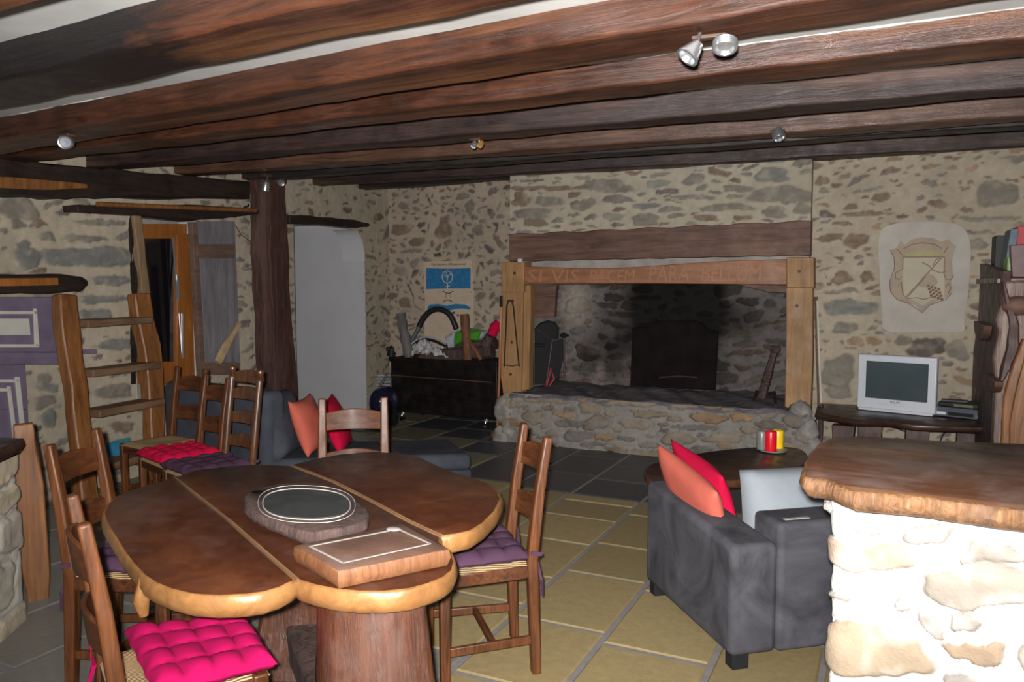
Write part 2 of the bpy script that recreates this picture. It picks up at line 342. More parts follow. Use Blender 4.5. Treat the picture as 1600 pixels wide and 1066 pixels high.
def slab(g, out, ztop, th, rnd=.015, rough=0.0, seed=3, topmat=0, edgemat=1, under=0.02):
    """thick slab with rounded live edge: rings of an outline; top face material 0, edge 1"""
    r = random.Random(seed); n = len(out)
    cx = sum(p[0] for p in out) / n; cy = sum(p[1] for p in out) / n
    def inset(d):
        res = []
        for i, p in enumerate(out):
            a, b = out[i - 1], out[(i + 1) % n]; tx, ty = b[0] - a[0], b[1] - a[1]; L = math.hypot(tx, ty) or 1
            nx, ny = ty / L, -tx / L
            res.append((p[0] - nx * d, p[1] - ny * d))
        return res
    area = sum(out[i][0] * out[(i + 1) % n][1] - out[(i + 1) % n][0] * out[i][1] for i in range(n))
    sgn = 1 if area > 0 else -1
    rings = [(rnd * 1.1, 0), (rnd * .35, -rnd * .3), (0, -rnd), (-.004, -th * .5), (under * .5, -th * .85), (under + rnd, -th)]
    b = len(g.v); jit = [r.uniform(-1, 1) for _ in range(n)]; jit = [(jit[i - 1] + jit[i] + jit[(i + 1) % n]) / 3 for i in range(n)]
    for d, z in rings:
        for i, p in enumerate(inset(d * sgn)):
            q = rough * (jit[i] + r.uniform(-.5, .5)) if z < -rnd * .2 else 0
            dx, dy = p[0] - cx, p[1] - cy; L = math.hypot(dx, dy) or 1
            g.v.append(Vector((p[0] + dx / L * q, p[1] + dy / L * q, ztop + z)))
    for k in range(len(rings) - 1):
        for i in range(n):
            g.f.append((b + k * n + i, b + k * n + (i + 1) % n, b + (k + 1) * n + (i + 1) % n, b + (k + 1) * n + i)); g.m.append(edgemat)
    g.f.append(tuple(b + i for i in range(n))); g.m.append(topmat)
    e = b + (len(rings) - 1) * n; g.f.append(tuple(e + i for i in reversed(range(n)))); g.m.append(edgemat)
    return g

# ------------------------------------------------------------------ rubble masonry: a relief mesh with coloured stones
def vnoise(u, v, s, seed):
    rs = np.random.RandomState(seed); T = rs.rand(64, 64)
    x = u * s; y = v * s; xi = np.floor(x).astype(int); yi = np.floor(y).astype(int); fx = x - xi; fy = y - yi
    fx = fx * fx * (3 - 2 * fx); fy = fy * fy * (3 - 2 * fy); g = lambda a, b: T[a % 64, b % 64]
    return (g(xi, yi) * (1 - fx) + g(xi + 1, yi) * fx) * (1 - fy) + (g(xi, yi + 1) * (1 - fx) + g(xi + 1, yi + 1) * fx) * fy
def masonry(name, o, ud, W, H, res, n, mortar, pal, key=(), cover=.5, size=(.06, .03), spread=.7, ang=.5, pw=2.5, mat='wall', depth=.012, seed=1,
            hole=None, stain=None, tries=3000, parent=None, soft=.10, gap=.012, longp=0.0, label=None, patchy=True):
    o = Vector(o); ud = Vector(ud).normalized(); vd = Vector((0, 0, 1)); n = Vector(n).normalized()
    nu = int(W / res) + 1; nv = int(H / res) + 1
    U, V = np.meshgrid(np.linspace(0, W, nu), np.linspace(0, H, nv), indexing='ij')
    rs = np.random.RandomState(seed)
    C = np.empty((nu, nv, 3)); nzv = vnoise(U, V, 3, seed) * .6 + vnoise(U, V, 14, seed + 1) * .4
    for k in range(3): C[..., k] = mortar[k] * (.84 + .32 * nzv)
    Hh = (vnoise(U, V, 5, seed + 2) - .5) * depth * .8 + (vnoise(U, V, 30, seed + 3) - .5) * depth * .25
    wu = (vnoise(U, V, 9, seed + 5) - .5) * .035 + (vnoise(U, V, 30, seed + 6) - .5) * .026
    wv = (vnoise(U, V, 9, seed + 7) - .5) * .02 + (vnoise(U, V, 30, seed + 8) - .5) * .018
    cov = np.clip(.42 + 1.15 * (vnoise(U, V, 17, seed + 9) * .6 + vnoise(U, V, 40, seed + 10) * .4), 0, 1) if patchy else 1.0
    placed = []; occ = np.zeros((nu, nv), bool)
    def put(cu, cv, a, b, th, col, p, check=True):
        R = max(a, b) * 1.5 + gap
        i0, i1 = max(0, int((cu - R) / res)), min(nu, int((cu + R) / res) + 2); j0, j1 = max(0, int((cv - R) / res)), min(nv, int((cv + R) / res) + 2)
        if i1 <= i0 or j1 <= j0: return False
        u = U[i0:i1, j0:j1] + wu[i0:i1, j0:j1] - cu; v = V[i0:i1, j0:j1] + wv[i0:i1, j0:j1] - cv
        c, s = math.cos(th), math.sin(th); x = u * c + v * s; y = -u * s + v * c
        x = x * (1 + .25 * math.sin(col[0] * 97) * y / b * .6)
        phi = np.arctan2(y / b, x / a); q = rs.rand(3) * 6
        rad = 1 + .10 * np.sin(2 * phi + q[0]) + .09 * np.sin(3 * phi + q[1]) + .06 * np.sin(5 * phi + q[2])
        r = (np.abs(x / a) ** p + np.abs(y / b) ** p) ** (1 / p) / rad
        rg = 1 + gap / min(a, b)
        if check and (occ[i0:i1, j0:j1] & (r < rg)).any(): return False
        occ[i0:i1, j0:j1] |= (r < 1.0)
        m = np.clip((1 + soft - r) / (2 * soft), 0, 1); m = m * m * (3 - 2 * m)
        mc = m * (cov[i0:i1, j0:j1] if patchy else 1.0)
        tex = .78 + .44 * (vnoise(U[i0:i1, j0:j1] * .35, V[i0:i1, j0:j1], 34, int(abs(cu * 999)) % 9999) * .6 + vnoise(U[i0:i1, j0:j1], V[i0:i1, j0:j1], 12, int(abs(cv * 999)) % 9999) * .4)
        for k in range(3):
            C[i0:i1, j0:j1, k] = C[i0:i1, j0:j1, k] * (1 - mc) + col[k] * tex * mc
        rim = np.exp(-((r - 1.02) / .10) ** 2)
        Hh[i0:i1, j0:j1] += m * depth * (.35 + .5 * rs.rand()) - rim * depth * .45
        C[i0:i1, j0:j1, :] *= (1 - .10 * rim)[..., None]
        return True
    for (cu, cv, a, b, th, col) in key: put(cu, cv, a, b, th, col, 2.6, False)
    for t in range(tries):
        f = occ.mean()
        if f > cover: break
        k = 1 - .75 * t / tries; sz = math.exp(rs.randn() * spread * .5) * (k + .2)
        a = size[0] * sz; b = size[1] * sz * (.7 + .6 * rs.rand())
        if rs.rand() < longp: a *= 1.9; b *= .6
        a = max(a, .014); b = max(b, .010)
        col = pal[rs.randint(len(pal))]; j = .8 + .4 * rs.rand()
        put(rs.rand() * W, rs.rand() * H, a, b, rs.randn() * ang, tuple(x * j for x in col[:3]), pw * (.75 + .6 * rs.rand()))
    X = np.array(o)[None, None, :] + U[..., None] * np.array(ud) + V[..., None] * np.array(vd) + Hh[..., None] * np.array(n)
    if stain is not None: C = stain(X, C)
    keep = np.ones((nu - 1, nv - 1), bool)
    if hole is not None:
        uc = (U[:-1, :-1] + U[1:, 1:]) / 2; vc = (V[:-1, :-1] + V[1:, 1:]) / 2; keep = ~hole(uc, vc)
    idx = np.arange(nu * nv).reshape(nu, nv)
    F = np.stack([idx[:-1, :-1], idx[1:, :-1], idx[1:, 1:], idx[:-1, 1:]], -1)[keep]
    e1 = np.array(ud); e2 = np.array(vd)
    if np.dot(np.cross(e1, e2), np.array(n)) < 0: F = F[:, ::-1]
    base = np.array(rootof(parent).location) if parent is not None else np.array([0., 0, 0])
    me = bpy.data.meshes.new(name); Vv = X.reshape(-1, 3) - base
    me.vertices.add(len(Vv)); me.vertices.foreach_set('co', Vv.ravel())
    me.loops.add(F.size); me.loops.foreach_set('vertex_index', F.ravel().astype(np.int32))
    me.polygons.add(len(F)); me.polygons.foreach_set('loop_start', np.arange(0, F.size, 4, dtype=np.int32)); me.polygons.foreach_set('loop_total', np.full(len(F), 4, dtype=np.int32))
    me.update(calc_edges=True)
    me.polygons.foreach_set('use_smooth', np.ones(len(F), bool))
    ca = me.color_attributes.new('Col', 'FLOAT_COLOR', 'POINT')
    ca.data.foreach_set('color', np.concatenate([np.clip(C, 0, 1), np.ones((nu, nv, 1))], -1).ravel())
    me.materials.append(M[mat]); ob = bpy.data.objects.new(name, me); COL.objects.link(ob)
    if parent is not None: ob.parent = parent
    if label: ob['label'] = label
    return ob
exec_later = []

# ================================================================== THE SETTING
MORT = (.44, .378, .285)
GREY, BLUEG, PURP, BRN, OCH, DK = (.215, .195, .160), (.195, .198, .175), (.175, .145, .135), (.205, .150, .110), (.29, .205, .13), (.12, .10, .09)
def keys(lst, proj, o, ud):
    out = []; o = Vector(o); ud = Vector(ud).normalized()
    for x0, y0, x1, y1, c in lst:
        l = proj(x0, (y0 + y1) / 2) - o; r = proj(x1, (y0 + y1) / 2) - o; t = proj((x0 + x1) / 2, y0) - o; b = proj((x0 + x1) / 2, y1) - o
        ul, ur = l.dot(ud), r.dot(ud)
        out.append(((ul + ur) / 2, (t.z + b.z) / 2, abs(ur - ul) / 2, abs(t.z - b.z) / 2, math.atan2(r.z - l.z, abs(ur - ul)) if ur > ul else 0, c))
    return out
# ---- floor: real tiles with joints
def make_floor():
    rnd = random.Random(11); C = []; V = []; F = []; xs = [-5.9]
    joints = [-1.042 + .0, -1.487]                            # two continuous joints seen in the photo
    cols = [-1.042]; x = -1.042
    wid = [.445, .52, .47, .55, .45, .5, .56, .48, .52]
    for q in wid: x -= q; cols.append(x)
    cols = cols[::-1]; x = -1.042
    for q in [.46, .40, .52, .46, .5, .55, .48, .5, .5, .5, .5, .4]: x += q; cols.append(x)
    base = -.012
    def quad(p, z, c, bev):
        b = len(V); x0, x1, y0, y1 = p; d = bev
        V.extend([(x0, y0, z - .006), (x1, y0, z - .006), (x1, y1, z - .006), (x0, y1, z - .006), (x0 + d, y0 + d, z), (x1 - d, y0 + d, z), (x1 - d, y1 - d, z), (x0 + d, y1 - d, z)])
        for k in range(8): cc = c if k > 3 else tuple(.8 * q for q in c); C.append(cc + (1,))
        F.extend([(b + 4, b + 5, b + 6, b + 7), (b, b + 1, b + 5, b + 4), (b + 1, b + 2, b + 6, b + 5), (b + 2, b + 3, b + 7, b + 6), (b + 3, b, b + 4, b + 7)])
    b = len(V); V.extend([(-7.5, -1.5, base + .0045), (3.6, -1.5, base + .0045), (3.6, 8.3, base + .0045), (-7.5, 8.3, base + .0045)]); F.append((b, b + 1, b + 2, b + 3)); C.extend([(.25, .235, .23, 1)] * 4)
    for i in range(len(cols) - 1):
        x0, x1 = cols[i], cols[i + 1]; y = -1.4 - rnd.random() * .4
        while y < 8.3:
            L = rnd.choice([.36, .48, .56, .62, .72]); ye = y + L
            if y < 5.12 < ye and x0 > -2.6: ye = 5.15
            dark = (y > 5.1) if x0 > -3.3 else (y > 5.4 and rnd.random() < .45)
            j = rnd.uniform(.85, 1.12)
            c = (.072 * j, .070 * j, .076 * j) if dark else (.31 * j, .240 * j, .118 * j)
            if not dark and x0 < -3.2: c = (.20 * j, .18 * j, .118 * j)
            if not dark and x0 < -1.5 and y < 2.6 and y > .8: c = (.24 * j, .235 * j, .205 * j)
            g = .012
            quad((x0 + g, x1 - g, y + g, ye - g), rnd.uniform(-.001, .001), c, .008); y = ye
    me = bpy.data.meshes.new('floor'); me.from_pydata(V, [], F); ca = me.color_attributes.new('Col', 'FLOAT_COLOR', 'POINT')
    ca.data.foreach_set('color', [q for c in C for q in c]); me.materials.append(M['floor'])
    o = bpy.data.objects.new('floor', me); COL.objects.link(o); S(o)
make_floor()

# ---- ceiling plaster, rising gently to the back
YS = [-2.0, 0.9, 2.2, 3.2, 3.95, 4.8, 5.7, 6.65, 7.5, 8.2]; ZS = [2.05, 2.19, 2.24, 2.274, 2.33, 2.39, 2.465, 2.526, 2.575, 2.62]
def zb(y): return float(np.interp(y, YS, ZS))
g = G(); nX = 14
for i, y in enumerate(YS):
    for k in range(nX): xx = -6.0 + 9.2 * k / (nX - 1); g.v.append(Vector((xx, y, zb(y) + (.103 if y < 3.3 else .125))))
for i in range(len(YS) - 1):
    for k in range(nX - 1): g.f.append((i * nX + k, i * nX + k + 1, (i + 1) * nX + k + 1, (i + 1) * nX + k)); g.m.append(0)
b = len(g.v); g.bx(-6.2, 3.3, -2.0, 8.3, 2.80, 2.86)
S(g.build('ceiling', 'plaster', smooth=False, base=False, recalc=False))

# ---- left wall
LO = Vector((WLX(-1.2), -1.2, 0)); LU = Vector((-WS, 1, 0)).normalized()
def lu(x, y): return (aW(x, y) - LO).dot(LU)
LW = (Vector((WLX(8.0), 8.0, 0)) - LO).length
win_u0, win_u1 = lu(208, 450), lu(313, 450); win_z0, win_z1 = aW(300, 600).z - .1, aW(260, 345).z + .02
dr_u0, dr_u1 = lu(461, 500), lu(571, 500); dr_z = aW(500, 352).z
def lhole(u, v):
    h = (u > win_u0) & (u < win_u1) & (v > win_z0) & (v < win_z1)
    r = .22; a = (u > dr_u0) & (u < dr_u1) & (v < dr_z)
    a &= ~((u > dr_u1 - r) & (v > dr_z - r * 1.6) & (((u - dr_u1 + r) / r) ** 2 + ((v - dr_z + r * 1.6) / (r * 1.6)) ** 2 > 1))
    return h | a
kl = keys([(72, 385, 208, 418, BLUEG), (0, 305, 55, 345, GREY), (28, 385, 60, 422, BLUEG), (120, 343, 195, 352, GREY), (100, 366, 160, 379, GREY), (14, 343, 40, 359, GREY),
           (145, 430, 200, 446, BLUEG), (125, 462, 198, 474, BLUEG), (120, 484, 178, 498, BLUEG), (155, 530, 205, 548, BLUEG), (60, 365, 84, 378, GREY), (88, 326, 108, 338, DK),
           (45, 345, 72, 355, BRN), (25, 375, 45, 392, BLUEG), (150, 600, 205, 622, GREY), (62, 640, 90, 668, BLUEG), (58, 585, 80, 600, GREY), (60, 600, 90, 612, BLUEG)], aW, LO, LU)
wl = masonry('wall_left', LO, LU, LW + .04, 2.80, .013, WN, MORT, [GREY, GREY, BLUEG, PURP, PURP, BRN], kl, cover=.36, size=(.060, .019), spread=.9, ang=.30, hole=lhole, seed=5, tries=2600, longp=.25)
S(wl)
# window reveal + corridor beyond the doorway
def lp(u, off, z): p = LO + LU * u + WN * off; return Vector((p.x, p.y, z))
def lbox(g, u0, u1, o0, o1, z0, z1):
    vs = [lp(u, o, z) for z in (z0, z1) for o in (o0, o1) for u in (u0, u1)]
    return g.add(vs, [(0, 2, 3, 1), (4, 5, 7, 6), (0, 1, 5, 4), (2, 6, 7, 3), (0, 4, 6, 2), (1, 3, 7, 5)])
g = G()
g.add([lp(win_u0, .005, win_z0), lp(win_u0, -.22, win_z0), lp(win_u0, -.22, win_z1), lp(win_u0, .005, win_z1)], [(0, 1, 2, 3)])
g.add([lp(win_u1, .005, win_z0), lp(win_u1, -.22, win_z0), lp(win_u1, -.22, win_z1), lp(win_u1, .005, win_z1)], [(0, 1, 2, 3)])
g.add([lp(win_u0, .005, win_z0), lp(win_u1, .005, win_z0), lp(win_u1, -.22, win_z0), lp(win_u0, -.22, win_z0)], [(0, 1, 2, 3)])
g.add([lp(win_u0, .005, win_z1), lp(win_u1, .005, win_z1), lp(win_u1, -.22, win_z1), lp(win_u0, -.22, win_z1)], [(0, 1, 2, 3)])
S(g.build('wall_window_reveal', 'white', smooth=False))
g = G(); g.add([lp(win_u0 - .02, -.215, win_z0 - .02), lp(win_u1 + .02, -.215, win_z0 - .02), lp(win_u1 + .02, -.215, win_z1 + .02), lp(win_u0 - .02, -.215, win_z1 + .02)], [(0, 1, 2, 3)]); S(g.build('window_light_block', 'greyplaster', smooth=False))  # added sheet behind the window, blocks the world light in the gap
g = G()
d0 = lp(dr_u0, 0, 0); d1 = lp(dr_u1, 0, 0)
g.add([d1, (-8.2, d1.y + .05, 0), (-8.2, d1.y + .05, 2.3), (d1.x, d1.y, 2.3)], [(0, 1, 2, 3)])
g.add([(-8.2, 5.3, 0), (-8.2, d1.y + .05, 0), (-8.2, d1.y + .05, 2.3), (-8.2, 5.3, 2.3)], [(0, 1, 2, 3)])
g.add([d0 + Vector((-.35, 0, 0)), (-8.2, d0.y, 0), (-8.2, d0.y, 2.3), (d0.x - .35, d0.y, 2.3)], [(0, 1, 2, 3)])
g.add([(d0.x, d0.y, 2.18), (d1.x, d1.y, 2.18), (-8.2, d1.y, 2.2), (-8.2, 5.3, 2.2)], [(0, 1, 2, 3)])
# rounded soffit shoulder
r = .22; n = 10; prev = None
for i in range(n + 1):
    a = PI / 2 * i / n; u = dr_u1 - r + r * math.cos(a); z = dr_z - r * 1.6 + r * 1.6 * math.sin(a)
    cur = (lp(u, 0.004, z), lp(u, -.30, z))
    if prev: g.add([prev[0], prev[1], cur[1], cur[0]], [(0, 1, 2, 3)])
    prev = cur
S(g.build('wall_passage', 'white', smooth=False, recalc=False))
g = G()
arch = [lp(dr_u0, .004, 0), lp(dr_u0, -.34, 0)]
g.add([lp(dr_u0, .004, 0), lp(dr_u0 + .10, -.34, 0), lp(dr_u0 + .10, -.34, 1.75), lp(dr_u0, -.34, 2.1), lp(dr_u0, .004, 2.15)], [(0, 1, 2, 3, 4)])
S(g.build('wall_passage_jamb', 'greyplaster', smooth=False))
# ---- back walls
BY = 8.0; BX0 = WLX(BY); BRX = aY(797, 300, 6.93).x; BRX1 = aY(1268, 300, 6.93).x
o = Vector((BX0 - .03, BY, 0)); kb = keys([(683, 338, 705, 374, BRN), (612, 350, 640, 368, BRN), (715, 300, 735, 312, GREY), (640, 372, 664, 385, BRN), (738, 352, 756, 368, GREY), (624, 465, 640, 480, BRN), (625, 390, 660, 396, GREY)], lambda x, y: aY(x, y, BY), o, (1, 0, 0))
S(masonry('wall_back', o, (1, 0, 0), BRX - BX0 + .08, 2.8, .013, (0, -1, 0), (.415, .345, .260), [PURP, PURP, BRN, BRN, DK, GREY], kb, cover=.38, size=(.042, .020), ang=.7, seed=9, tries=2600, longp=.12))
TY = 7.05; o = Vector((BRX1 - .02, TY, 0))
kt = keys([(1522, 285, 1592, 320, GREY), (1420, 530, 1475, 558, DK), (1476, 532, 1515, 562, GREY), (1283, 556, 1337, 605, GREY), (1288, 468, 1362, 494, BLUEG), (1302, 504, 1342, 520, GREY), (1322, 364, 1356, 388, BRN),
           (1280, 366, 1320, 377, BRN), (1298, 424, 1332, 444, BRN), (1346, 424, 1364, 440, BRN), (1323, 526, 1348, 540, OCH), (1354, 527, 1376, 539, OCH), (1495, 339, 1600, 345, GREY), (1315, 331, 1392, 338, BRN), (1284, 452, 1350, 458, GREY),
           (1288, 600, 1330, 622, GREY), (1400, 525, 1425, 540, GREY), (1360, 303, 1388, 315, BRN), (1300, 347, 1330, 353, BRN), (1500, 360, 1550, 366, GREY), (1505, 375, 1545, 392, GREY), (1275, 275, 1296, 290, BRN)], lambda x, y: aY(x, y, TY), o, (1, 0, 0))
S(masonry('wall_television_side', o, (1, 0, 0), 3.2, 2.8, .012, (0, -1, 0), (.40, .345, .262), [BRN, BRN, PURP, GREY, OCH], kt, cover=.33, size=(.040, .016), ang=.28, seed=13, tries=2600, longp=.15))
g = G(); g.bx(3.0, 3.1, -1.2, 7.2, 0, 2.8); S(g.build('wall_right', 'greyplaster', smooth=False))
# ---- chimney breast
o = Vector((BRX, 6.93, 1.93)); cw = BRX1 - BRX
kc = keys([(1175, 290, 1266, 318, GREY), (1180, 262, 1232, 284, BLUEG), (1070, 270, 1098, 288, GREY), (803, 326, 862, 341, GREY), (905, 280, 985, 300, GREY), (1100, 318, 1170, 330, GREY), (1130, 288, 1175, 300, GREY),
           (800, 300, 830, 322, BRN), (835, 308, 880, 322, GREY), (818, 342, 855, 354, BRN), (985, 335, 1030, 352, GREY), (1085, 335, 1125, 345, BRN), (1190, 322, 1230, 340, GREY), (1240, 318, 1266, 336, GREY), (800, 290, 905, 298, BRN), (1040, 305, 1120, 312, GREY)], lambda x, y: aY(x, y, 6.93), o, (1, 0, 0))
S(masonry('wall_chimney_breast', o, (1, 0, 0), cw, .85, .011, (0, -1, 0), (.41, .362, .280), [GREY, BLUEG, GREY, BRN, PURP], kc, cover=.50, size=(.085, .024), ang=.10, seed=17, tries=2600, longp=.4))
g = G(); g.add([(BRX1, 6.93, .45), (BRX1, 7.06, .45), (BRX1, 7.06, 2.8), (BRX1, 6.93, 2.8)], [(0, 1, 2, 3)]); g.add([(BRX, 6.93, .45), (BRX, 8.0, .45), (BRX, 8.0, 2.8), (BRX, 6.93, 2.8)], [(0, 1, 2, 3)])
g.bx(BRX + .005, BRX1 - .005, 6.945, 7.0, 1.60, 2.0)
S(g.build('wall_chimney_sides', 'greyplaster', smooth=False))
# ---- firebox
fx0, fx1 = aY(822, 500, 6.9).x, aY(1232, 500, 6.9).x; FBY = 7.62
def sootstain(X, C):
    cx = (fx0 + fx1) / 2 - .02; d = np.sqrt(((X[..., 0] - cx) / .78) ** 2 + ((X[..., 2] - 1.3) / 1.0) ** 2)
    n1 = vnoise(X[..., 0] + 9, X[..., 2], 3.5, 77); n2 = vnoise(X[..., 0] + 9, X[..., 2], 11, 78)
    k = np.clip((d + (n1 - .5) * .7 + (n2 - .5) * .25 - .45) / .75, 0, 1)
    pale = np.exp(-(((X[..., 0] + 2.93) / .17) ** 2 + ((X[..., 2] - 1.33) / .26) ** 2)) * .9
    low = np.exp(-(((X[..., 2] - .60) / .22) ** 2)) * np.clip((n2 - .3) * 1.6, 0, 1) * (X[..., 0] < cx - .1)
    k = np.clip(k * .8 + .05, 0, 1)
    C = C * (.030 + .60 * k ** 1.3)[..., None]
    pinkash = np.array([.30, .22, .21]); C = C * (1 - .55 * low[..., None]) + pinkash * .55 * low[..., None]
    return C * (1 - pale[..., None]) + np.array([.42, .36, .30]) * pale[..., None]
FB0 = fx0 - .02
S(masonry('wall_firebox_back', (FB0, FBY, .44), (1, 0, 0), fx1 - FB0 + .06, 1.9, .013, (0, -1, 0), (.30, .27, .255), [GREY, DK, BRN, PURP], (), cover=.62, size=(.085, .038), ang=.15, seed=23, mat='soot', depth=.035, stain=sootstain, tries=2500, longp=.3, patchy=False))
g = G()
g.add([(fx0, 6.95, .44), (fx0, FBY + .03, .44), (fx0, FBY + .03, 2.3), (fx0, 6.95, 2.3)], [(0, 1, 2, 3)])
g.add([(fx1, 6.95, .44), (fx1 + .04, FBY + .03, .44), (fx1 + .04, FBY + .03, 2.3), (fx1, 6.95, 2.3)], [(0, 1, 2, 3)])
S(g.build('wall_firebox_sides', 'greyplaster', smooth=False))

# ---- window_1 with its frame, pane, latch and old shutter
FO = -.10
def wq(g, x0, y0, x1, y1, off, th, x0b=None, x1b=None):
    """board seen between photo points, lying in a plane parallel to the left wall"""
    x0b = x0 if x0b is None else x0b; x1b = x1 if x1b is None else x1b
    P = [aW(x0, y0, off), aW(x1, y0, off), aW(x1b, y1, off), aW(x0b, y1, off)]; Q = [p - WN * th for p in P]
    return g.add(P + Q, [(0, 1, 2, 3), (4, 7, 6, 5), (0, 4, 5, 1), (1, 5, 6, 2), (2, 6, 7, 3), (3, 7, 4, 0)])
wt = thing('window_1', None, None, aW(260, 600, FO)); wt['kind'] = 'structure'
g = G(); wq(g, 214, 350, 292, 373, FO, .05); wq(g, 277, 366, 296, 600, FO + .012, .06, None, 308); wq(g, 214, 565, 300, 600, FO, .05); wq(g, 208, 350, 222, 600, FO, .05)
g.build('window_frame', 'winwood', wt, bevel=.004)
g = G(); wq(g, 221, 372, 279, 570, FO - .03, .004, None, 296); g.build('pane', 'pane', wt, smooth=False)
g = G(); g.tube([aW(270, 372, FO + .005), aW(284, 566, FO + .005)], .008, 8); g.tube([aW(277, 430, FO + .012), aW(279, 470, FO + .012)], .012, 8); g.tube([aW(285, 490, FO + .012), aW(286, 560, FO + .012)], .014, 8); g.build('espagnolette', 'silver', wt, label='long metal window bolt')
g = G(); g.sweep([aW(210, 332, .01), aW(218, 400, .01), aW(224, 460, .01)], .075, .06, LU, .003, 5); g.build('jamb_board', 'palewood', wt, bevel=.004)
g = G(); g.sweep([aW(205, 335, -.02), aW(202, 400, -.02), aW(206, 470, -.02), aW(206, 600, -.02)], .05, .06, LU, .012, 6); g.build('gap_shade_strip', 'plate', wt)  # dark strip standing in for the shade of the ragged gap
sh = G(); wq(sh, 310, 346, 367, 585, .05, .025, 322, 376); sh.build('window_shutter', 'greywood', wt, bevel=.003, label='weathered grey plank shutter')
g = G(); wq(g, 308, 382, 367, 404, .075, .03); wq(g, 318, 567, 374, 586, .075, .03, 320, 376); g.build('shutter_batten', 'shutbar', wt, bevel=.004)
g = G(); wq(g, 300, 347, 308, 590, .07, .05, 314, 322); g.build('shutter_stile', 'shutbar', wt, bevel=.004)
g = G(); g.sweep([aW(340, 566, .09), aW(374, 505, .09)], .05, .03, LU, .008, 8); g.build('shutter_brace', 'stub', wt, label='rough diagonal brace')
g = G(); g.tube([aW(368, 352, .03), aW(376, 366, .03), aW(392, 378, .03), aW(398, 377, .05)], .004, 6); g.build('shutter_cord', 'nail', wt)

# ------------------------------------------------------------------ ceiling beams
def charmat(x0, x1):
    m = M['beam'].copy(); m.name = 'beam_charred'; nt = m.node_tree; b = nt.nodes['Principled BSDF']; src = b.inputs['Base Color'].links[0].from_socket
    tc = N(nt, 'ShaderNodeTexCoord'); sp = N(nt, 'ShaderNodeSeparateXYZ'); nt.links.new(tc.outputs['Object'], sp.inputs[0])
    nz = noise(nt, coords(nt, (3, 9, 9)), 1.5, 6, .6, .8); a = N(nt, 'ShaderNodeMath', operation='MULTIPLY_ADD'); a.inputs[1].default_value = .8; nt.links.new(nz, a.inputs[0]); nt.links.new(sp.outputs[0], a.inputs[2])
    r = ramp(nt, a.outputs[0], [(0, (0, 0, 0, 1)), (1, (1, 1, 1, 1))]); mr = N(nt, 'ShaderNodeMapRange'); mr.inputs[1].default_value = x0 + .4; mr.inputs[2].default_value = x1 + .4
    nt.links.new(a.outputs[0], mr.inputs[0]); o = mix(nt, mr.outputs[0], (.010, .008, .008, 1), src); nt.links.new(o, b.inputs['Base Color']); return m
TRIM = [0]
def caulk(c, d, nrm, w_, z, L):
    TRIM[0] += 1; rd = random.Random(TRIM[0]); g = G(); k = int(L / .06)
    P = [c - nrm * (w_ + .004) + d * (L * i / k) + Vector((0, 0, z + rd.uniform(-.003, .003))) for i in range(k + 1)]
    g.tube(P, [.003 + .002 * rd.random() + .004 * max(0, math.sin(i * .21 + TRIM[0])) for i in range(k + 1)], 6); o = g.build('trim_%d' % TRIM[0], 'plaster'); S(o)
def beam(pa, pb, z, w_, h_, mat, label, x_r=3.05, left_clip=True, seed=1, ck=0):
    a = fl(pa[0], pa[1], z); b = fl(pb[0], pb[1], z); d = (b - a).normalized(); nrm = Vector((-d.y, d.x, 0))
    if nrm.y < 0: nrm = -nrm
    if left_clip: s = ((WLX(a.y) + .0) - a.x) / d.x; a2 = a + d * s
    else: a2 = a
    b2 = a + d * ((x_r - a.x) / d.x)
    c0 = a2 - nrm * w_ / 2 + Vector((0, 0, h_ / 2)); c1 = b2 - nrm * w_ / 2 + Vector((0, 0, h_ / 2))
    g = G(); L = (c1 - c0).length; g.sweep([Vector((0, 0, 0)), Vector((L, 0, 0))], w_, h_, (0, 1, 0), .008, int(L / .11), seed)
    if ck: caulk(a2, d, nrm, w_, ck, (b2 - a2).length)
    o = g.build('ceiling_beam', mat, base=False, bevel=.012, seg=2, angle=50)
    o.location = c0; o.rotation_euler = (0, 0, math.atan2(d.y, d.x))
    return tag(o, label, 'beam', 'ceiling beams')
bA = beam((45, 160), (400, 88), 2.20, .235, .25, 'beam', 'wide reddish ceiling beam, second from the camera, charred black at its left end', seed=2, ck=.145)
xc = (fl(262, 70, 2.2) - bA.location).length; bA.data.materials.clear(); bA.data.materials.append(charmat(xc - .15, xc + .05))
beam((-40, 31), (90, 0), 2.16, .22, .25, 'beam', 'ceiling beam nearest the camera, only its far edge in the upper left corner', seed=3)
beam((45, 235), (800, 118), 2.24, .24, .25, 'beam', 'reddish ceiling beam, third from the camera, with the two ribbed silver spotlights under it', seed=4, ck=.118)
beam((22, 257), (800, 172), 2.274, .20, .25, 'beam', 'orange-brown ceiling beam, fourth from the camera, white plaster splash on its face', seed=5, ck=.098)
beam((170, 267), (800, 216), 2.33, .19, .25, 'beam_dark', 'dark knotty ceiling beam, fifth from the camera, small bulbs hanging below it', seed=6)
beam((295, 277), (800, 244), 2.385, .18, .25, 'beam_light', 'smooth brown ceiling beam, sixth from the camera', seed=7)
beam((400, 284), (800, 257), 2.44, .16, .24, 'beam_black', 'narrow black ceiling beam, seventh from the camera', seed=8)
beam((495, 292), (800, 276), 2.52, .17, .24, 'beam_dark', 'dark ceiling beam, second from the back wall', seed=9)
beam((560, 299), (1540, 229), 2.575, .18, .24, 'beam_black', 'last sooty ceiling beam against the chimney breast', seed=10)
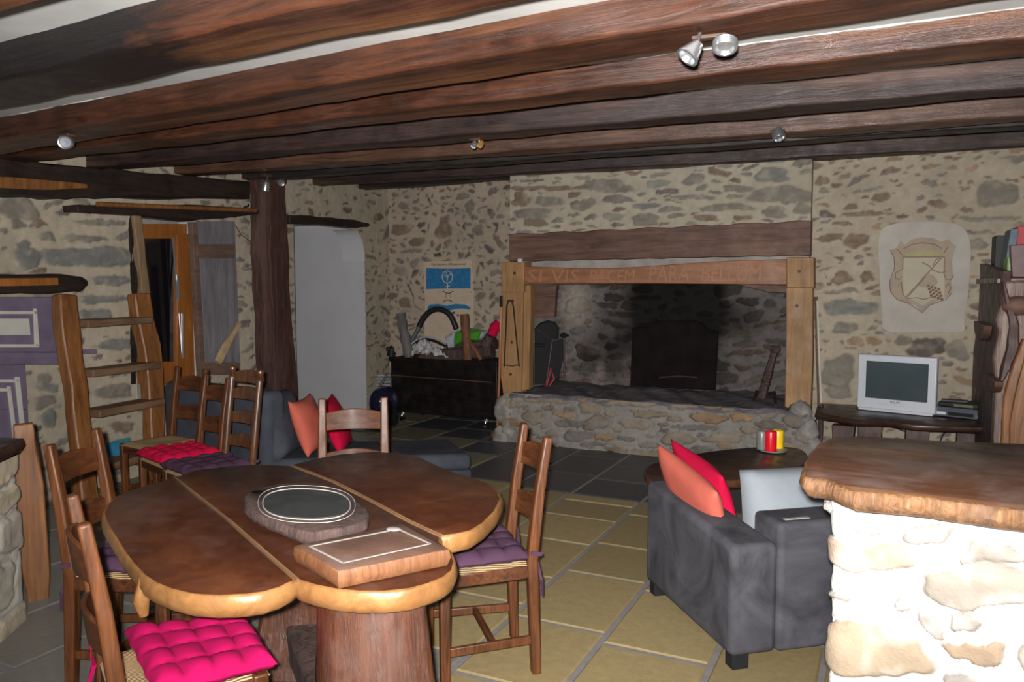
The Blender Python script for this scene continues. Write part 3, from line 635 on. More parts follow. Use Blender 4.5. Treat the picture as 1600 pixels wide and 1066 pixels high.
# charred area of the second beam: its own scorched skin
# ------------------------------------------------------------------ woodwork on the left wall
g = G(); g.sweep([aW(-60, 274, .07), aW(0, 275, .07), aW(90, 284, .07), aW(200, 290, .07), aW(380, 296, .07)], [.24, .24, .22, .19, .15], .16, (0, 0, 1), .012, 8, 4)
tag(g.build('wall_plate', 'plate', bevel=.01), 'black gnarled timber along the top of the left wall', 'beam')
g = G(); g.sweep([aW(-60, 283, .17), aW(70, 289, .17), aW(134, 291, .17)], [.07, .06, .03], .04, (0, 0, 1), .004, 5, 5)
tag(g.build('timber_strip', 'ladder', bevel=.004), 'orange wood strip below the black timber, upper left', 'board')
g = G(); g.sweep([aW(107, 326, .06), aW(180, 328, .06), aW(300, 333, .06), aW(392, 331, .06)], [.05, .07, .12, .04], .18, (0, 0, 1), .006, 6, 6)
tag(g.build('window_lintel', 'plate', bevel=.006), 'dark rough plank lintel above the window with the orange frame', 'lintel')
t = thing('curtain_rod', 'thin round wooden curtain rod above the orange window', 'curtain rod', aW(280, 323, .17))
g = G(); g.tube([aW(152, 319, .17), aW(400, 329, .17)], .018, 12); g.build('rod', 'ladder', t)
for px in (228, 388):
    g = G(); q = aW(px, 322, .17); g.tube([q + Vector((0, 0, .02)), q, q - WN * .05 - Vector((0, 0, .01))], .008, 8); g.build('rod_bracket', 'black', t)
t = thing('beam_shelf', 'dark timber shelf with a light orange front above the purple cupboard', 'shelf', aW(60, 455, .05))
g = G(); g.sweep([aW(-60, 445, .08), aW(60, 444, .08), aW(112, 443, .08), aW(131, 441, .08)], [.13, .13, .10, .04], [.20, .20, .16, .08], (0, 0, 1), .006, 5, 9); g.build('shelf_timber', 'plate', t, bevel=.008)
g = G(); g.sweep([aW(-60, 442, .20), aW(90, 440, .20)], .05, .02, (0, 0, 1), .001, 6, 2); g.build('shelf_front', 'winwood', t, bevel=.004, label='orange-brown front strip')
t = thing('wooden_post', 'rough-hewn dark reddish post standing between the window and the white doorway', 'post', fl(437, 655))
pb = aW(437, 650, .16); pb.z = 0
g = G(); g.sweep([aW(420, 272, .16), aW(418, 290, .16), aW(420, 360, .16), aW(424, 450, .16), aW(430, 560, .16), aW(436, 640, .16), pb], [.235, .235, .24, .26, .29, .30, .30], .22, LU, .008, 8, 11)
t.location = pb; g.build('shaft', 'post', t, bevel=.012)
g = G(); g.sweep([aW(447, 343, .03), aW(500, 345, .03), aW(545, 350, .03), aW(572, 352, .03)], [.085, .085, .085, .03], .10, (0, 0, 1), .006, 7, 12)
tag(g.build('door_lintel', 'plate', bevel=.006), 'crooked dark wooden lintel over the arched white doorway', 'lintel')
# ------------------------------------------------------------------ purple cupboard set in the wall
t = thing('wall_cupboard', 'purple painted cupboard with white moulded panels at the left edge', 'cupboard', aW(30, 700, .0))
g = G(); wq(g, -60, 464, 84, 550, .06, .05, None, 90); g.build('upper_door', 'purple', t, bevel=.004, label='upper purple door')
g = G()
wq(g, -60, 486, 58, 491, .072, .012); wq(g, -60, 538, 61, 543, .072, .012); wq(g, 53, 482, 58, 541, .072, .012, 55, 62); g.build('moulding', 'whitepaint', t, bevel=.002, label='white frame moulding')
g = G(); wq(g, -60, 498, 46, 524, .068, .006, None, 48); g.build('panel', 'whitepaint', t, bevel=.002, label='cream panel')
g = G(); wq(g, -60, 551, 98, 570, .10, .09, None, 92); g.build('ledge', 'purple', t, bevel=.004)
g = G(); wq(g, 100, 546, 152, 553, .03, .04); g.build('ledge_end', 'purple', t, bevel=.003)
g = G(); wq(g, -60, 570, 40, 640, .03, .04, None, 44); wq(g, -60, 640, 44, 760, .03, .04, None, 49); g.build('lower_door', 'purple', t, bevel=.004, label='lower purple door')
g = G()
wq(g, -60, 593, 31, 598, .045, .012); wq(g, 24, 589, 31, 700, .045, .014, 36, 43); wq(g, -60, 607, 17, 612, .045, .012); wq(g, 12, 604, 17, 690, .045, .014, 22, 28)
g.build('moulding', 'whitepaint', t, bevel=.002, label='white frame moulding')

# ================================================================== FIREPLACE
HZ = .47
t = thing('hearth', 'raised grey-brown stone hearth under the oak fireplace surround', 'hearth', (-1.9, 6.7, 0))
hx0, hx1 = fl(787, 690).x, aY(1262, 640, 6.6).x; o = Vector((hx0, 6.60, 0))
HS = [(.23, .185, .138), (.19, .160, .13), (.25, .205, .158), (.16, .142, .125), (.25, .17, .10)]
kh = keys([(818, 640, 850, 664, HS[0]), (868, 655, 912, 668, HS[3]), (912, 650, 950, 672, HS[1]), (1138, 648, 1178, 660, (.30, .20, .11)), (1080, 645, 1135, 662, HS[4]), (930, 678, 960, 690, HS[4]), (985, 640, 1040, 652, HS[0]),
           (880, 672, 925, 690, HS[3]), (1050, 664, 1120, 672, HS[3]), (1180, 640, 1215, 655, HS[2]), (1225, 645, 1255, 672, HS[1]), (970, 656, 1020, 672, HS[2]), (1035, 676, 1085, 696, HS[0]), (1100, 678, 1160, 694, HS[2])], lambda x, y: aY(x, y, 6.6), o, (1, 0, 0))
masonry('front_stonework', o, (1, 0, 0), hx1 - hx0, HZ, .011, (0, -1, 0), (.24, .225, .205), HS, kh, cover=.82, size=(.105, .040), ang=.05, seed=31, tries=2600, longp=.25, parent=t, depth=.045, gap=.006)
g = G()
g.bx(hx1 - .06, hx1, 6.63, 7.04, 0, HZ - .02); g.build('end_wall', 'lump', t, smooth=False)
g = G(); g.bx(hx0, hx0 + .06, 6.63, 7.95, 0, HZ - .03); g.build('end_wall', 'lump', t, smooth=False)
g = G(); nx, ny = 90, 36; b = 0; rs = random.Random(4)
for i in range(nx + 1):
    for j in range(ny + 1):
        x = hx0 + .06 + (hx1 - hx0 - .06) * i / nx; y = 6.57 + 1.06 * j / ny
        z = HZ + .010 * math.sin(x * 7 + y * 3) + .008 * math.sin(x * 19 + y * 13) + rs.uniform(-.004, .004) - (.035 if j == 0 else 0) + .02 * math.exp(-((x + 2.0) / .6) ** 2 - ((y - 7.25) / .2) ** 2)
        g.v.append(Vector((x, y, z)))
g.f = [(i * (ny + 1) + j, (i + 1) * (ny + 1) + j, (i + 1) * (ny + 1) + j + 1, i * (ny + 1) + j + 1) for i in range(nx) for j in range(ny)]; g.m = [0] * len(g.f)
g.build('hearth_top', 'ash', t, label='ash-grey hearth floor', angle=80)
# broken mortar lumps left and right where the posts sink in
for nm, cs in (('mortar_lump', [(790, 640, .13), (800, 668, .12), (786, 684, .12)]), ('mortar_lump', [(1250, 648, .10), (1262, 672, .10), (1266, 700, .10)])):
    g = G()
    for x, y, r_ in cs:
        p = aY(x, y, 6.66); b0 = len(g.v); g.ball(p, r_, 7, (.9, .8, 1.1))
        for i in range(b0, len(g.v)): g.v[i] += (g.v[i] - p) * rs.uniform(-.14, .14)
    g.build(nm, 'lump', t, angle=80)
# ---- mantel lintel
t = thing('mantel_beam', 'huge weathered grey-brown oak beam across the chimney breast', 'beam', (-2.0, 6.95, 1.72))
a0, a1, a2_, a3 = aY(797, 366, 6.88), aY(1268, 345, 6.88), aY(797, 409, 6.88), aY(1268, 399, 6.88)
g = G(); N_ = 24
for i in range(N_ + 1):
    f = i / N_; zt = a0.z + (a1.z - a0.z) * f + .008 * math.sin(i * 1.7); zl = a2_.z + (a3.z - a2_.z) * f + .004 * math.sin(i * 2.3); x = a0.x + (a1.x - a0.x) * f
    yy = 6.86 + .006 * math.sin(i * 1.3)
    g.v += [Vector((x, yy, zl)), Vector((x, yy, zt)), Vector((x, 7.0, zt)), Vector((x, 7.0, zl))]
for i in range(N_):
    for k in range(4): g.f.append((i * 4 + k, i * 4 + (k + 1) % 4, (i + 1) * 4 + (k + 1) % 4, (i + 1) * 4 + k)); g.m.append(0)
g.f += [(3, 2, 1, 0), (N_ * 4, N_ * 4 + 1, N_ * 4 + 2, N_ * 4 + 3)]; g.m += [0, 0]
g.build('beam_body', 'mantel', t, bevel=.008)
g = G(); p = aY(811, 406, 6.80); g.box(p + Vector((0, .03, -.005)), (.04, .04, .03)); tag(g.build('small_box', 'white_plastic', bevel=.002), 'tiny white block on top of the left fireplace post', 'box')
# ---- oak surround
t = thing('fireplace_surround', 'light oak post and rail frame around the fireplace with a carved Latin motto', 'fireplace surround', (-1.9, 6.75, .3))
PY = 6.72
def pq(x, y): return aY(x, y, PY)
def panel(g, pts, Y, th):
    V = [aY(x, y, Y) for x, y in pts]; n = len(V); W_ = [v + Vector((0, th, 0)) for v in V]
    return g.add(V + W_, [tuple(range(n)), tuple(reversed(range(n, 2 * n)))] + [(i, n + i, n + (i + 1) % n, (i + 1) % n) for i in range(n)])
g = G(); panel(g, [(783, 456), (817, 456), (817, 470), (814, 620), (806, 628), (794, 630), (786, 618), (782, 590)], PY, .14); g.build('post', 'oak', t, bevel=.008)
g = G(); panel(g, [(1228, 449), (1270, 449), (1270, 560), (1266, 660), (1245, 645), (1226, 636), (1228, 540)], PY, .14); g.build('post', 'oak', t, bevel=.008)
g = G(); panel(g, [(817, 446), (829, 446), (829, 486), (827, 560), (826, 608), (815, 612), (816, 486)], PY + .03, .10); g.build('inner_post', 'oak', t, bevel=.004)
g = G(); panel(g, [(783, 409), (819, 409), (818, 457), (783, 457)], PY - .02, .18); g.build('post_head', 'oak', t, bevel=.008)
g = G(); panel(g, [(1229, 402), (1272, 402), (1272, 450), (1229, 450)], PY - .02, .18); g.build('post_head', 'oak', t, bevel=.008)
g = G(); panel(g, [(818, 416), (900, 419), (960, 419), (1010, 416), (1080, 411), (1150, 407), (1229, 405), (1229, 445), (1010, 443), (818, 444)], PY, .14)
rail = g.build('rail', 'oakrail', t, bevel=.006)
g = G(); panel(g, [(829, 446), (870, 446), (868, 462), (866, 495), (829, 497)], 6.93, .05); g.build('dark_inner_lintel', 'mantel', t); g = G(); panel(g, [(1150, 444), (1229, 447), (1229, 458), (1200, 456)], 6.93, .05); g.build('dark_inner_lintel', 'mantel', t)
for x, y in ((804, 427), (1249, 424), (801, 470), (800, 535), (798, 585), (1245, 478)):
    g = G(); p = aY(x, y, PY - .02 if y < 445 else PY); g.tube([p + Vector((0, .01, 0)), p - Vector((0, .012, 0))], .014, 8); g.build('peg', 'nail', t)
def text(s, p, h, parent, mat, name, right=Vector((1, 0, 0)), upv=Vector((0, 0, 1)), wd=None, ext=.002, rootl=None, shear=0):
    cu = bpy.data.curves.new(name, 'FONT'); cu.body = s; cu.size = 1; cu.extrude = ext / h; cu.resolution_u = 2; cu.shear = shear
    to = bpy.data.objects.new(name, cu); COL.objects.link(to); bpy.context.view_layer.update()
    me = bpy.data.meshes.new_from_object(to); bpy.data.objects.remove(to)
    xs = [v.co.x for v in me.vertices]; ys = [v.co.y for v in me.vertices]; mx, my = min(xs), min(ys); kx = (wd / (max(xs) - mx)) if wd else h; ky = h / (max(ys) - my)
    nrm = right.cross(upv); rt = rootof(parent); off = Vector((0, 0, 0)) if rt in LOCAL else Vector(rt.location)
    for v in me.vertices: v.co = Vector(p) + right * (v.co.x - mx) * kx + upv * (v.co.y - my) * ky + nrm * (v.co.z * h) - off
    me.name = name; me.materials.clear(); me.materials.append(M[mat]); ob = bpy.data.objects.new(name, me); COL.objects.link(ob); ob.parent = parent; return ob
for s_, xa, xb, yb, yt in (('SI', 824, 848, 441, 421), ('VIS', 862, 905, 441, 422), ('PACEM', 922, 992, 441, 422), ('PARA', 1014, 1077, 440, 416), ('BELLUM', 1096, 1190, 440, 414)):
    pa = aY(xa, yb, PY - .001); pb_ = aY(xb, yb, PY - .001); pt = aY(xa, yt, PY - .001)
    text(s_, pa, pt.z - pa.z, rail, 'carve', 'carved_word', wd=pb_.x - pa.x, shear=.1)
# ---- iron things
t = thing('fireback', 'big soot-black cast iron fireback leaning in the middle of the firebox', 'fireback', aY(1050, 605, 7.42))
g = G(); panel(g, [(984, 604), (988, 512), (1010, 511), (1016, 504), (1030, 500), (1085, 501), (1098, 506), (1103, 514), (1122, 518), (1117, 610)], 7.42, .05); g.build('plate', 'castiron', t, bevel=.01)
g = G(); pts = [(988, 514), (1011, 513), (1018, 506), (1031, 502), (1084, 503), (1096, 508), (1102, 516), (1119, 520)]; g.tube([aY(x, y, 7.41) for x, y in pts], .012, 8); g.build('rim', 'castiron', t)
g = G(); g.tube([aY(1030, 590, 7.39), aY(1060, 588, 7.39), aY(1090, 590, 7.39)], .007, 6); g.build('bar', 'iron', t)
t = thing('andiron', 'rusty twisted iron andiron standing askew at the right of the hearth', 'andiron', fl(1197, 628, HZ))
q0, q1 = aY(1190, 622, 7.0), aY(1211, 546, 7.0); g = G(); nn = 30
for i in range(nn): pass
rads = [.040 - .012 * (i / nn) + (.006 if 8 < i < 18 and i % 2 else 0) for i in range(nn + 1)]
g.tube([q0.lerp(q1, i / nn) for i in range(nn + 1)], rads, 8); g.build('shaft', 'iron', t)
g = G(); g.tube([q1 - Vector((.002, 0, .03)), q1, q1 + Vector((0, 0, .03))], [.038, .052, .046], 6); g.build('cap', 'iron', t)
g = G(); g.tube([fl(1176, 632, HZ), fl(1182, 620, HZ) + Vector((0, 0, .05)), q0 + Vector((0, 0, .03)), fl(1210, 622, HZ) + Vector((0, 0, .05)), fl(1212, 634, HZ)], [.012, .016, .02, .016, .012], 8)
g.tube([q0 + Vector((0, 0, .03)), q0 + Vector((0, .35, 0)), q0 + Vector((0, .38, -.03))], .013, 8); g.build('foot', 'iron', t)
t = thing('fire_screen', 'folding black mesh fire screen with an arched top at the left of the firebox', 'fire screen', fl(855, 605, HZ))
SY = 7.02
def scr(pts, Y0, Y1, nm, mat, th=.008):
    g = G(); xs = [p[0] for p in pts]; a_, b_ = min(xs), max(xs)
    V = [aY(x, y, Y0 + (Y1 - Y0) * (x - a_) / (b_ - a_)) for x, y in pts]; n = len(V); W_ = [v + Vector((0, th, 0)) for v in V]
    g.add(V + W_, [tuple(range(n)), tuple(reversed(range(n, 2 * n)))] + [(i, n + i, n + (i + 1) % n, (i + 1) % n) for i in range(n)]); return g.build(nm, mat, t, smooth=False), V
o_, V = scr([(834, 602), (836, 514), (844, 506), (856, 502), (866, 504), (872, 512), (871, 530), (872, 598)], 7.05, 7.25, 'panel', 'mesh')
g = G(); g.tube(V, .010, 8); g.build('panel_frame', 'black', t)
o_, V = scr([(853, 603), (863, 532), (879, 529), (880, 560), (872, 590), (860, 602)], 6.95, 7.02, 'side_panel', 'black')
g = G(); g.tube([V[0], V[1], V[2]], .007, 8); g.tube([aY(837, 514, 7.05), aY(850, 522, 7.05), aY(863, 532, 7.0)], .007, 8); g.build('side_frame', 'iron', t)
g = G(); g.tube([aY(854, 603, 6.94), aY(861, 576, 6.94), aY(866, 592, 6.94), aY(858, 603, 6.94)], .010, 6); g.build('red_corner', 'rust_red', t)
t = thing('poker', 'slim chrome poker with a black knob behind the fire screen', 'poker', fl(882, 600, HZ))
g = G(); g.tube([aY(882, 596, 7.2), aY(881, 530, 7.2)], .010, 8); g.build('rod', 'iron', t)
g = G(); g.ball(aY(881, 524, 7.2), .028, 8); g.tube([aY(875, 524, 7.2), aY(888, 524, 7.2)], .012, 8); g.build('handle', 'black', t)
t = thing('wire_rack', 'thin bright wire rack at the left end of the firebox', 'rack', fl(833, 606, HZ))
g = G()
for x in (832, 834.5): g.tube([aY(x, 604, 6.98), aY(x, 505, 6.98)], .004, 6)
for y in (537, 541): g.tube([aY(832, y, 6.98), aY(851, y + 1, 6.98)], .004, 6)
g.tube([aY(832, 604, 6.98), aY(850, 605, 6.98)], .004, 6); g.build('wire', 'chrome', t)
t = thing('fire_tongs', 'black A-shaped iron tongs hanging on the left oak post', 'tongs', aY(797, 570, PY - .05))
g = G(); Y_ = PY - .035; g.tube([aY(788, 573, Y_), aY(792, 478, Y_), aY(794, 472, Y_)], .007, 8); g.tube([aY(811, 573, Y_), aY(802, 478, Y_), aY(800, 472, Y_)], .007, 8); g.build('arm', 'black', t)
g = G(); g.tube([aY(786, 570, Y_), aY(800, 572, Y_), aY(812, 570, Y_)], .006, 8); g.build('crossbar', 'iron', t); g = G(); g.tube([aY(793, 471, Y_), aY(797, 470, Y_), aY(802, 471, Y_)], .012, 8); g.build('hook', 'iron', t)
t = thing('hearth_broom', 'long orange-brown broom leaning between the black chest and the oak post', 'broom', fl(777, 686))
g = G(); g.tube([fl(777, 675, .06), aY(781, 560, 6.62), aY(783, 478, 6.66)], .013, 10); g.build('handle', 'broom', t)
g = G(); g.tube([aY(783, 480, 6.66), aY(783, 462, 6.66)], .015, 10); g.build('grip', 'black', t)
g = G(); p = fl(778, 682, .03); g.box(p + Vector((0, 0, .02)), (.14, .07, .05), Euler((.3, 0, .6))); g.tube([p + Vector((0, 0, .04)), p + Vector((0, 0, .09))], .022, 8); g.build('broom_head', 'brush', t, bevel=.012)
t = thing('iron_rod', 'long red and white peeling iron rod leaning right of the fireplace', 'rod', fl(1281, 715, 0))
g = G(); g.tube([aY(1275, 464, 6.92), aY(1278, 560, 6.85), aY(1281, 632, 6.8)], [.014, .016, .018], 8); g.build('rod', 'shutbar', t, label='peeling upper part'); 
g = G(); g.tube([aY(1277, 470, 6.905), aY(1280, 560, 6.832), aY(1283, 630, 6.785)], .008, 6); g.build('white_stripe', 'whitepaint', t)
p0 = aY(1282, 632, 6.8); g = G(); g.tube([p0, Vector((p0.x + .01, 6.78, .30)), Vector((p0.x + .01, 6.76, 0))], [.024, .020, .008], 8); g.build('rod_tip', 'iron', t)
t = tag(G().tube([aY(1281, 650, 6.9), aY(1272, 660, 6.9), aY(1267, 675, 6.9), aY(1268, 695, 6.9), aY(1276, 708, 6.9), fl(1290, 712, .01) * 1.0], .006, 8).build('power_cable', 'rubber'), 'black cable looping down to the floor beside the iron rod', 'cable')
# little ash twigs
for i, (x, y) in enumerate(((1018, 598), (1060, 610), (900, 606))):
    p = fl(x, y, HZ + .012); g = G(); g.tube([p, p + Vector((.09, .04 * (i - 1), .015))], .006, 6)
    tag(g.build('charred_twig', 'bark'), ['pale scrap of charred wood at the foot of the fireback', 'thin charred twig in front of the fireback', 'charred twig near the fire screen on the hearth'][i], 'twig')
# ================================================================== WALL PAINTINGS
t = thing('painted_flag', 'peeling blue and cream painting on the stone wall above the black chest', 'painting', aY(700, 520, 7.98))
FY = BY - .012
def flat(g, pts, Y, th=.006): return panel(g, pts, Y, th)
g = G(); flat(g, [(661, 409), (738, 407), (740, 470), (738, 545), (700, 560), (663, 548), (664, 470)], FY, .01); g.build('ground_coat', 'flag_cream', t, smooth=False)
g = G(); flat(g, [(666, 419), (700, 420), (735, 419), (735, 451), (700, 451), (666, 452)], FY - .004, .004); g.build('upper_band', 'flag_blue', t, smooth=False, label='blue upper band')
g = G(); flat(g, [(668, 480), (672, 476), (684, 475), (697, 478), (712, 475), (726, 476), (735, 480), (734, 484), (722, 482), (712, 483), (700, 486), (688, 484), (668, 485)], FY - .004, .004); g.build('lower_band', 'flag_blue', t, smooth=False, label='blue wavy lower band')
g = G(); ring = [aY(699 + 8 * math.cos(a), 433 + 9.5 * math.sin(a), FY - .01) for a in [2 * PI * i / 20 for i in range(21)]]
g.tube(ring, .006, 6, False); g.tube([aY(699, 443, FY - .01), aY(699, 451, FY - .01)], .008, 6); g.tube([aY(694, 430, FY - .01), aY(699, 432, FY - .01), aY(705, 428, FY - .01)], .006, 6)
g.tube([aY(697, 426, FY - .01), aY(700, 433, FY - .01), aY(698, 440, FY - .01)], .005, 6); g.tube([aY(695.5, 448, FY - .01), aY(703, 447, FY - .01)], .006, 6); g.build('emblem', 'flag_line', t, label='cream line emblem in a circle')
g = G(); F_ = FY - .008; g.tube([aY(692, 455, F_), aY(697, 458, F_), aY(702, 458.5, F_), aY(708, 455, F_)], .005, 6); g.tube([aY(692, 472, F_), aY(697, 469, F_), aY(702, 469, F_), aY(708, 472.5, F_)], .005, 6)
g.tube([aY(697, 459, F_), aY(697, 466, F_)], .003, 6); g.tube([aY(704, 459, F_), aY(704, 466, F_)], .003, 6); g.build('black_sign', 'ink', t, label='black curved sign')
r5 = random.Random(8); g = G()
for k in range(9):
    x, y = 706 + r5.uniform(-1, 12), 488 + r5.uniform(-2, 12); g.tube([aY(x, y, F_), aY(x + r5.uniform(-3, 4), y + r5.uniform(-3, 3), F_)], .008, 6)
g.build('black_scribble', 'ink', t)
pa = aY(674, 416, FY - .003); text('Vad Jeune e Kheugourad', pa, .035, t, 'ink', 'handwriting', wd=.47, shear=.3, ext=.001)
t = thing('coat_of_arms_fresco', 'painted coat of arms on a pale plaster patch above the television', 'painting', aY(1445, 515, 7.04))
AY = TY - .016
g = G(); pp = smooth_outline([(1372, 380), (1378, 358), (1400, 349), (1430, 346), (1475, 347), (1500, 352), (1515, 372), (1517, 410), (1513, 460), (1507, 500), (1504, 519), (1450, 519), (1385, 518), (1378, 490), (1374, 430)], 4)
flat(g, pp, AY, .02); g.build('plaster_patch', 'fresco', t, smooth=False, bevel=.004, label='pale plaster patch')
def arms(lst): return [(1340 + x / 5.075, 330 + y / 5.075) for x, y in lst]
outer = arms([(260, 310), (310, 290), (340, 235), (375, 265), (430, 225), (510, 205), (600, 215), (670, 245), (715, 220), (785, 285), (760, 330), (750, 400), (755, 490), (765, 520), (740, 550), (755, 610), (735, 670), (640, 710), (570, 745), (515, 805), (450, 745), (370, 725), (300, 690), (260, 630), (255, 560), (285, 500), (295, 430), (285, 360)])
g = G(); flat(g, outer, AY - .004, .004); g.build('scrollwork', 'fresco_tan', t, smooth=False, label='tan scrollwork border')
g = G(); flat(g, arms([(360, 370), (690, 365), (690, 500), (688, 690), (600, 695), (515, 750), (440, 705), (365, 690), (362, 560)]), AY - .007, .003); g.build('field', 'fresco_pale', t, smooth=False, label='pale shield field')
g = G(); flat(g, arms([(370, 362), (400, 330), (460, 312), (530, 305), (610, 312), (665, 335), (685, 360)]), AY - .008, .003); g.build('crest_band', 'fresco_band', t, smooth=False)
def lines(g, L, r=.0035, Y=AY - .008):
    for l in L: g.tube([aY(x, y, Y) for x, y in arms(l)], r, 6)
g = G(); lines(g, [[(360, 365), (690, 365)], [(360, 365), (358, 460), (300, 490), (300, 530), (330, 545), (350, 520)], [(690, 365), (685, 500), (700, 540), (740, 545), (760, 515)], [(260, 310), (290, 370), (293, 450), (255, 560), (262, 640), (310, 700), (400, 730), (515, 805), (570, 745), (700, 700), (745, 650)],
                 [(360, 300), (430, 265), (510, 250), (610, 262), (670, 300)], [(310, 300), (355, 350)], [(720, 280), (685, 330)], [(375, 690), (665, 372)], [(385, 695), (540, 520)], [(510, 405), (560, 430), (600, 470), (660, 490), (700, 480)], [(600, 430), (620, 385), (650, 375)], [(395, 695), (470, 685), (520, 700), (600, 680)], [(320, 600), (345, 560), (355, 640), (375, 680)], [(700, 600), (720, 570), (740, 610), (715, 660)]])
g.build('outline', 'fresco_line', t)
g = G(); flat(g, arms([(485, 600), (510, 520), (550, 490), (600, 510), (640, 560), (610, 600), (560, 610)]), AY - .010, .003); g.build('vine_leaf', 'fresco_tan', t, smooth=False)
g = G()
for k in range(16): a_, b_ = 560 + (k % 4) * 28 + (k // 4) * 8, 590 + (k // 4) * 26 + (k % 4) * 10; p = aY(*arms([(a_, b_)])[0], AY - .008); g.ball(p, .011, 6, (1, .4, 1))
g.build('grapes', 'fresco_line', t)
# ================================================================== TELEVISION CORNER
t = thing('television_table', 'low dark live-edge slab table against the wall under the coat of arms', 'table', (.1, 6.75, 0))
pts = [(1274, 650), (1300, 654), (1345, 662), (1390, 662), (1430, 668), (1480, 670), (1535, 672)]; TZ = .50
out = [tuple(fl(x, y - 5, TZ)[:2]) for x, y in pts] + [(.70, 6.95), (.3, 7.02), (-.2, 7.02), (-.50, 6.98)]
g = G(); slab(g, out, TZ, .055, .01, .006); g.build('table_top', ['darkslab', 'darkslab'], t, angle=50)
for x0, x1 in ((1300, 1334), (1342, 1378), (1417, 1453), (1500, 1540)):
    a_, b_ = fl(x0, 668, TZ - .06), fl(x1, 668, TZ - .06); c = (a_ + b_) / 2 + Vector((.0, .12, 0)); ww = (b_ - a_).length
    g = G(); g.sweep([c, Vector((c.x, c.y, .2)), Vector((c.x, c.y, 0))], [ww, ww * .9, ww * 1.1], .10, (1, 0, 0), .006, 3, int(x0)); g.build('leg', 'shelfdark', t, bevel=.006)
t = thing('television', 'silver boxy tube television on the slab table', 'television', fl(1400, 645, TZ))
d = (fl(1460, 650, TZ) - fl(1338, 638, TZ)); d.z = 0; W_ = d.length; d.normalize(); n_ = Vector((d.y, -d.x, 0)); p0 = fl(1338, 640, TZ) + Vector((0, 0, .004))
hh = aP(1346, 553, p0, n_).z - p0.z
def tvp(u, v, dd): return p0 + d * (u * W_) + Vector((0, 0, v * hh)) - n_ * dd
def tvbox(g, u0, u1, v0, v1, d0_, d1_):
    vs = [tvp(u, v, q) for v in (v0, v1) for q in (d0_, d1_) for u in (u0, u1)]; return g.add(vs, [(0, 2, 3, 1), (4, 5, 7, 6), (0, 1, 5, 4), (2, 6, 7, 3), (0, 4, 6, 2), (1, 3, 7, 5)])
g = G(); tvbox(g, 0, 1, .03, 1, 0, .06); g.build('bezel', 'tvsilver', t, bevel=.01, label='silver bezel')
g = G(); tvbox(g, .03, .97, 0, .05, -.012, .05); g.build('base_strip', 'tvsilver', t, bevel=.004)
g = G(); V = [tvp(u, v, .05) for u, v in ((.02, .05), (.98, .05), (.98, .98), (.02, .98))] + [tvp(u, v, .38) for u, v in ((.2, .1), (.8, .1), (.8, .8), (.2, .8))]
g.add(V, [(4, 5, 6, 7), (0, 1, 5, 4), (1, 2, 6, 5), (2, 3, 7, 6), (3, 0, 4, 7)]); g.build('rear_shell', 'tvdark', t, smooth=False)
g = G(); nn = 12
for i in range(nn + 1):
    for j in range(nn + 1):
        u, v = i / nn, j / nn; bl = .008 * (1 - (2 * u - 1) ** 2) * (1 - (2 * v - 1) ** 2); g.v.append(tvp(.115 + .785 * u, .225 + .66 * v, -.003 - bl))
g.f = [(i * (nn + 1) + j, (i + 1) * (nn + 1) + j, (i + 1) * (nn + 1) + j + 1, i * (nn + 1) + j + 1) for i in range(nn) for j in range(nn)]; g.m = [0] * len(g.f)
g.build('screen', 'screen', t, angle=60, label='dark green-grey glass screen')
g = G(); tvbox(g, .28, .62, .12, .155, -.004, .01); g.build('control_flap', 'tvsilver', t, bevel=.002)
text('PHILIPS', tvp(.44, .165, -.003), .014, t, 'black', 'maker_name', right=d, wd=.07, ext=.0005)
t = thing('video_recorder', 'grey video recorder to the right of the television', 'video recorder', fl(1495, 655, TZ))
p0 = fl(1455, 650, TZ) + Vector((0, 0, .006)); q = fl(1540, 659, TZ); d = (q - p0); d.z = 0; W_ = d.length; d.normalize(); n_ = Vector((d.y, -d.x, 0)); hh = .085
g = G(); tvbox(g, 0, 1, 0, .85, 0, .28); g.build('case', 'vcr', t, bevel=.004)
g = G(); tvbox(g, .32, .78, .15, .45, -.004, .01); g.build('tape_slot', 'black', t)
g = G(); tvbox(g, .0, .28, .18, .42, -.005, .01); tvbox(g, .85, .98, .15, .4, -.005, .01); g.build('button_row', 'button', t, bevel=.001)
t = thing('cable_box', 'flat black and olive box lying on the video recorder', 'box', tvp(.5, .85, .1))
g = G(); tvbox(g, .10, .95, .87, 1.25, .03, .24); g.build('case', 'book_black', t, bevel=.006)
g = G(); tvbox(g, .40, .75, .92, 1.15, .024, .04); g.build('window_strip', 'olive', t)
t = thing('remote_control', 'dark remote control lying across the flat box', 'remote control', tvp(.4, 1.3, .1))
g = G(); g.sweep([tvp(.15, 1.36, .05), tvp(.62, 1.36, .09)], .045, .022, (0, 1, 0)); g.build('case', 'rubber', t, bevel=.006)
for a_, nm_ in (([(1378, 664), (1395, 667), (1418, 676)], 'thin cable hanging under the television between two table legs'), ([(1484, 668), (1473, 680), (1465, 700)], 'thin cable hanging under the video recorder')):
    g = G(); g.tube([aY(x, y, 6.9) for x, y in a_], .006, 6); tag(g.build('hanging_cable', 'rubber'), nm_, 'cable')
